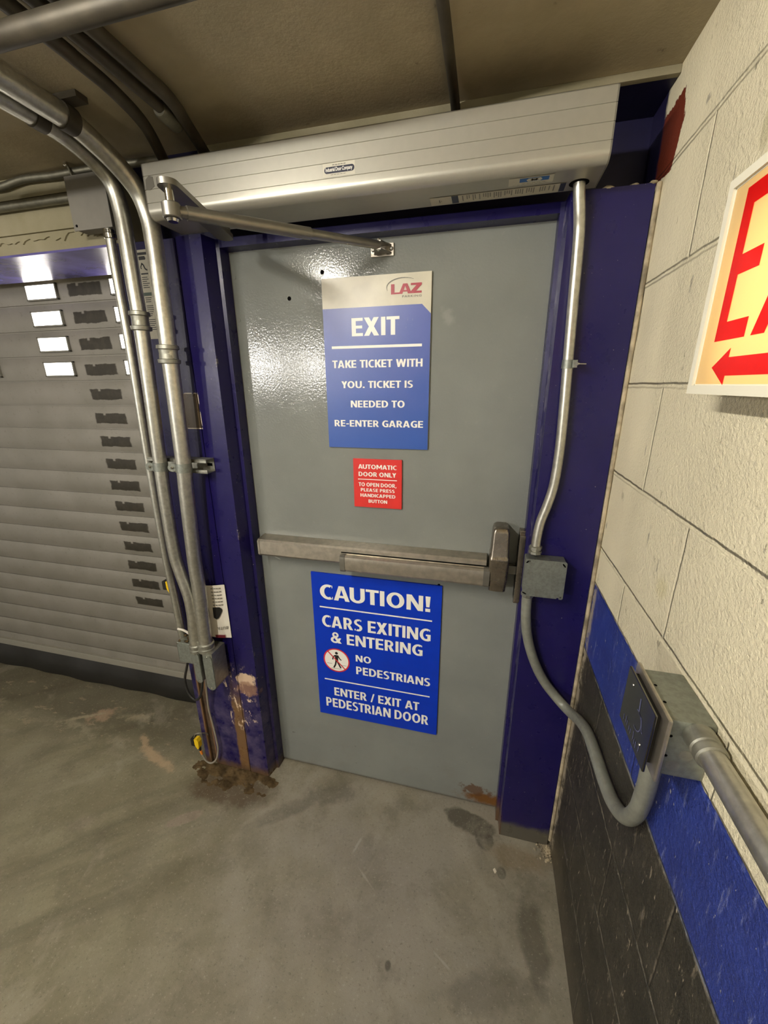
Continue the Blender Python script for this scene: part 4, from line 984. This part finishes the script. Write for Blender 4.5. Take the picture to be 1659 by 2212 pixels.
tag(mesh('sensor_cable', b_, 'wiregrey'), 'thin grey cable from the higher photo eye to the conduit foot', 'cable')
b_ = NB(); tube(b_, spline([(-.292, -.1345, .690), (-.275, -.128, .683), (-.258, -.122, .668), (-.243, -.118, .648)], 6), .0042, 10)
tag(mesh('wire_stub', b_, 'wirewhite'), 'short white wire end sticking out above the dusty grey box', 'wire')

# ------------------------------------------------------------------ under the ceiling
GP = 'sooty conduits crossing the ceiling'
def cpipe(name, m, pts, r, lab, k=6, coup_at=None):
    t = thing(name, pts[0], lab, 'pipe', GP)
    part('pipe', m, t, lambda b: tube(b, spline(pts, k), r, 18), 60)
    if coup_at: part('coupling', 'conduit_dull', t, lambda b: tube(b, coup_at, [r + .003, r + .006, r + .006, r + .003], 18), 30)
    return t
cpipe('ceiling_conduit', 'pipe_dark', [(-.070, -.098, 1.99), (-.068, -.110, 2.03), (-.055, -.155, 2.062), (-.022, -.238, 2.078), (-.002, -.33, 2.081), (.004, -.41, 2.081), (.006, -.55, 2.081), (.006, -1.6, 2.081)], .0125, 'sooty conduit bending down to the left end of the operator')
cpipe('ceiling_conduit', 'pipe_dark', [(.040, -.07, 2.04), (.044, -.12, 2.066), (.062, -.2, 2.080), (.086, -.28, 2.082), (.0895, -.364, 2.082), (.0895, -.6, 2.082), (.0895, -1.6, 2.082)], .0125, 'sooty conduit over the operator, nearest the middle of the ceiling')
cpipe('ceiling_conduit', 'pipe_dark', [(.044, -.215, 2.082), (.048, -.30, 2.083), (.05, -.6, 2.083), (.05, -1.6, 2.083)], .011, 'short sooty conduit with a taped pale end between two ceiling conduits', coup_at=[(.044, -.21, 2.08), (.0443, -.215, 2.08), (.0460, -.262, 2.081), (.0462, -.268, 2.081)])
cpipe('ceiling_conduit', 'pipe_dark', [(-.8, -.535, 2.0385), (-.4, -.535, 2.0385), (.0, -.535, 2.0385), (.34, -.535, 2.0385), (.385, -.535, 2.046), (.405, -.535, 2.07), (.408, -.535, 2.103)], .0152, 'conduit crossing the top left corner of the picture')
cpipe('ceiling_conduit', 'pipe_dark', [(.641, -.06, 2.06), (.641, -.095, 2.083), (.641, -.15, 2.0885), (.641, -.3, 2.089), (.640, -.6, 2.089), (.640, -1.6, 2.089)], .0098, 'single thin rod running along the ceiling over the operator middle')
hb = thing('conduit_strap', (-.185, -.318, 2.06), 'dark strap clamping the two left conduits to the ceiling', 'clamp')
for x, z, r in ((-.144, 2.065, .0252), (-.220, 2.0755, .0222)): part('strap', 'pipe_dark', hb, lambda b: lathe(b, (x, -.302, z), (0, -1, 0), [(0, r), (.028, r)], 20))
part('rail', 'pipe_dark', hb, lambda b: box(b, -.265, -.095, -.330, -.302, 2.088, 2.0995, .001))
# pipes on the lintel
b_ = NB(); tube(b_, spline([(-2.2, -.104, 2.027), (-1.2, -.104, 2.028), (-.6, -.104, 2.029), (-.38, -.104, 2.028)], 4), .0115, 14)
tag(mesh('lintel_conduit', b_, 'conduit_dull'), 'straight conduit along the concrete lintel into the flat grey box', 'pipe')
b_ = NB(); tube(b_, spline([(-1.6, -.103, 2.083), (-1.1, -.103, 2.078), (-.80, -.103, 2.086), (-.66, -.103, 2.078), (-.56, -.103, 2.087), (-.45, -.103, 2.084), (-.36, -.104, 2.084), (-.24, -.104, 2.083), (-.10, -.098, 2.082)], 6), .0095, 12)
tag(mesh('armored_cable', b_, 'conduit_dull'), 'wavy cable along the top of the concrete lintel', 'cable')
hg = thing('beam_clip', (-.378, -.112, 2.075), 'small metal clip with a bolt hanging above the flat grey box', 'clip')
part('clip', 'conduit_dull', hg, lambda b: tube(b, [(-.385, -.114, 2.098), (-.381, -.115, 2.09), (-.372, -.117, 2.070), (-.366, -.115, 2.062)], .0035, 8))
part('bolt', 'chrome', hg, lambda b: lathe(b, (-.384, -.116, 2.096), (0, -1, 0), [(0, .006), (.006, .006), (.007, .004)], 6), 20)

# fluorescent fixture overhead behind the photographer's left (out of the picture; it lights the corner)
lf = thing('ceiling_lamp', (-.06, -1.3, 2.03), 'fluorescent ceiling strip behind the photographer', 'lamp')
part('lamp_housing', 'lampwhite', lf, lambda b: prism(b, [(-.11, 2.060), (-.01, 2.060), (-.01, 2.0995), (-.11, 2.0995)], -1.78, -.835, lambda u, v, d: (u, d, v)))
part('lamp_tube', 'tube', lf, lambda b: lathe(b, (-.06, -.85, 2.030), (0, -1, 0), [(0, .013), (.90, .013)], 12))

# ------------------------------------------------------------------ debris
def heap(b):
    from mathutils import noise as mn
    nx, ny = 110, 60; V = {}
    for i in range(nx + 1):
        for j in range(ny + 1):
            u = i / nx * 2 - 1; v = j / ny; x = -.165 + u * .215; y = YF - .001 - v * .125
            e = max(0, 1 - abs(u) ** 2.5) * (1 - v) ** 1.3
            q = Vector((x * 26, y * 26, .3)); r_ = mn.fractal(q, .8, 2.1, 5)
            V[i, j] = b.verts.new((x, y, -.003 + e * .010 + r_ * .006 * min(1, e * 2.5)))
    for i in range(nx):
        for j in range(ny): b.faces.new((V[i, j], V[i + 1, j], V[i + 1, j + 1], V[i, j + 1]))
b_ = NB(); heap(b_); tag(mesh('rusty_dirt', b_, 'dirt', None, 80), 'brown crumbled dirt along the foot of the left post', 'dirt', None, 'stuff')
def heap2(b):
    for _ in range(160):
        a_ = random.random(); x = random.gauss(1.045, .012); y = YF - abs(random.gauss(.012, .018)); s_ = random.uniform(.0012, .0045)
        if x > XW - .004: x = XW - .005
        r = bmesh.ops.create_icosphere(b, subdivisions=1, radius=s_, matrix=Matrix.Translation((x, y, s_ * .5)))
        for v in r['verts']: v.co += Vector((random.uniform(-1, 1), random.uniform(-1, 1), random.uniform(-1, 1))) * s_ * .4
b_ = NB(); heap2(b_); tag(mesh('rubble', b_, 'caulk'), 'tan crumbs in the corner at the foot of the right jamb', 'rubble', None, 'stuff')
b_ = NB(); prism(b_, [(.868, -.2085), (.8735, -.2035), (.879, -.2125), (.8745, -.2185)], .0, .0035, fXY)
tag(mesh('paint_chip', b_, 'chip', None, 0), 'white paint chip on the floor near the right jamb', 'chip')
for (x, y, z, sx, lab) in ((.962, -.070, 1.915, .014, 'tan paint flake on the frame ledge nearest the operator'), (1.012, -.075, 1.915, .009, 'tan paint flake on the frame ledge, middle of three'), (1.044, -.083, 1.9152, .007, 'tan paint flake on the frame ledge nearest the block wall')):
    b_ = NB(); r = bmesh.ops.create_icosphere(b_, subdivisions=2, radius=sx, matrix=Matrix.Translation((x, y - .008, z + sx * .25)))
    for v in r['verts']: v.co = Vector((v.co.x + random.uniform(-.002, .002), v.co.y, z + (v.co.z - z) * .35 + random.uniform(-.001, .001)))
    tag(mesh('paint_flake', b_, 'caulk', None, 60), lab, 'flake', 'flakes on the frame ledge')
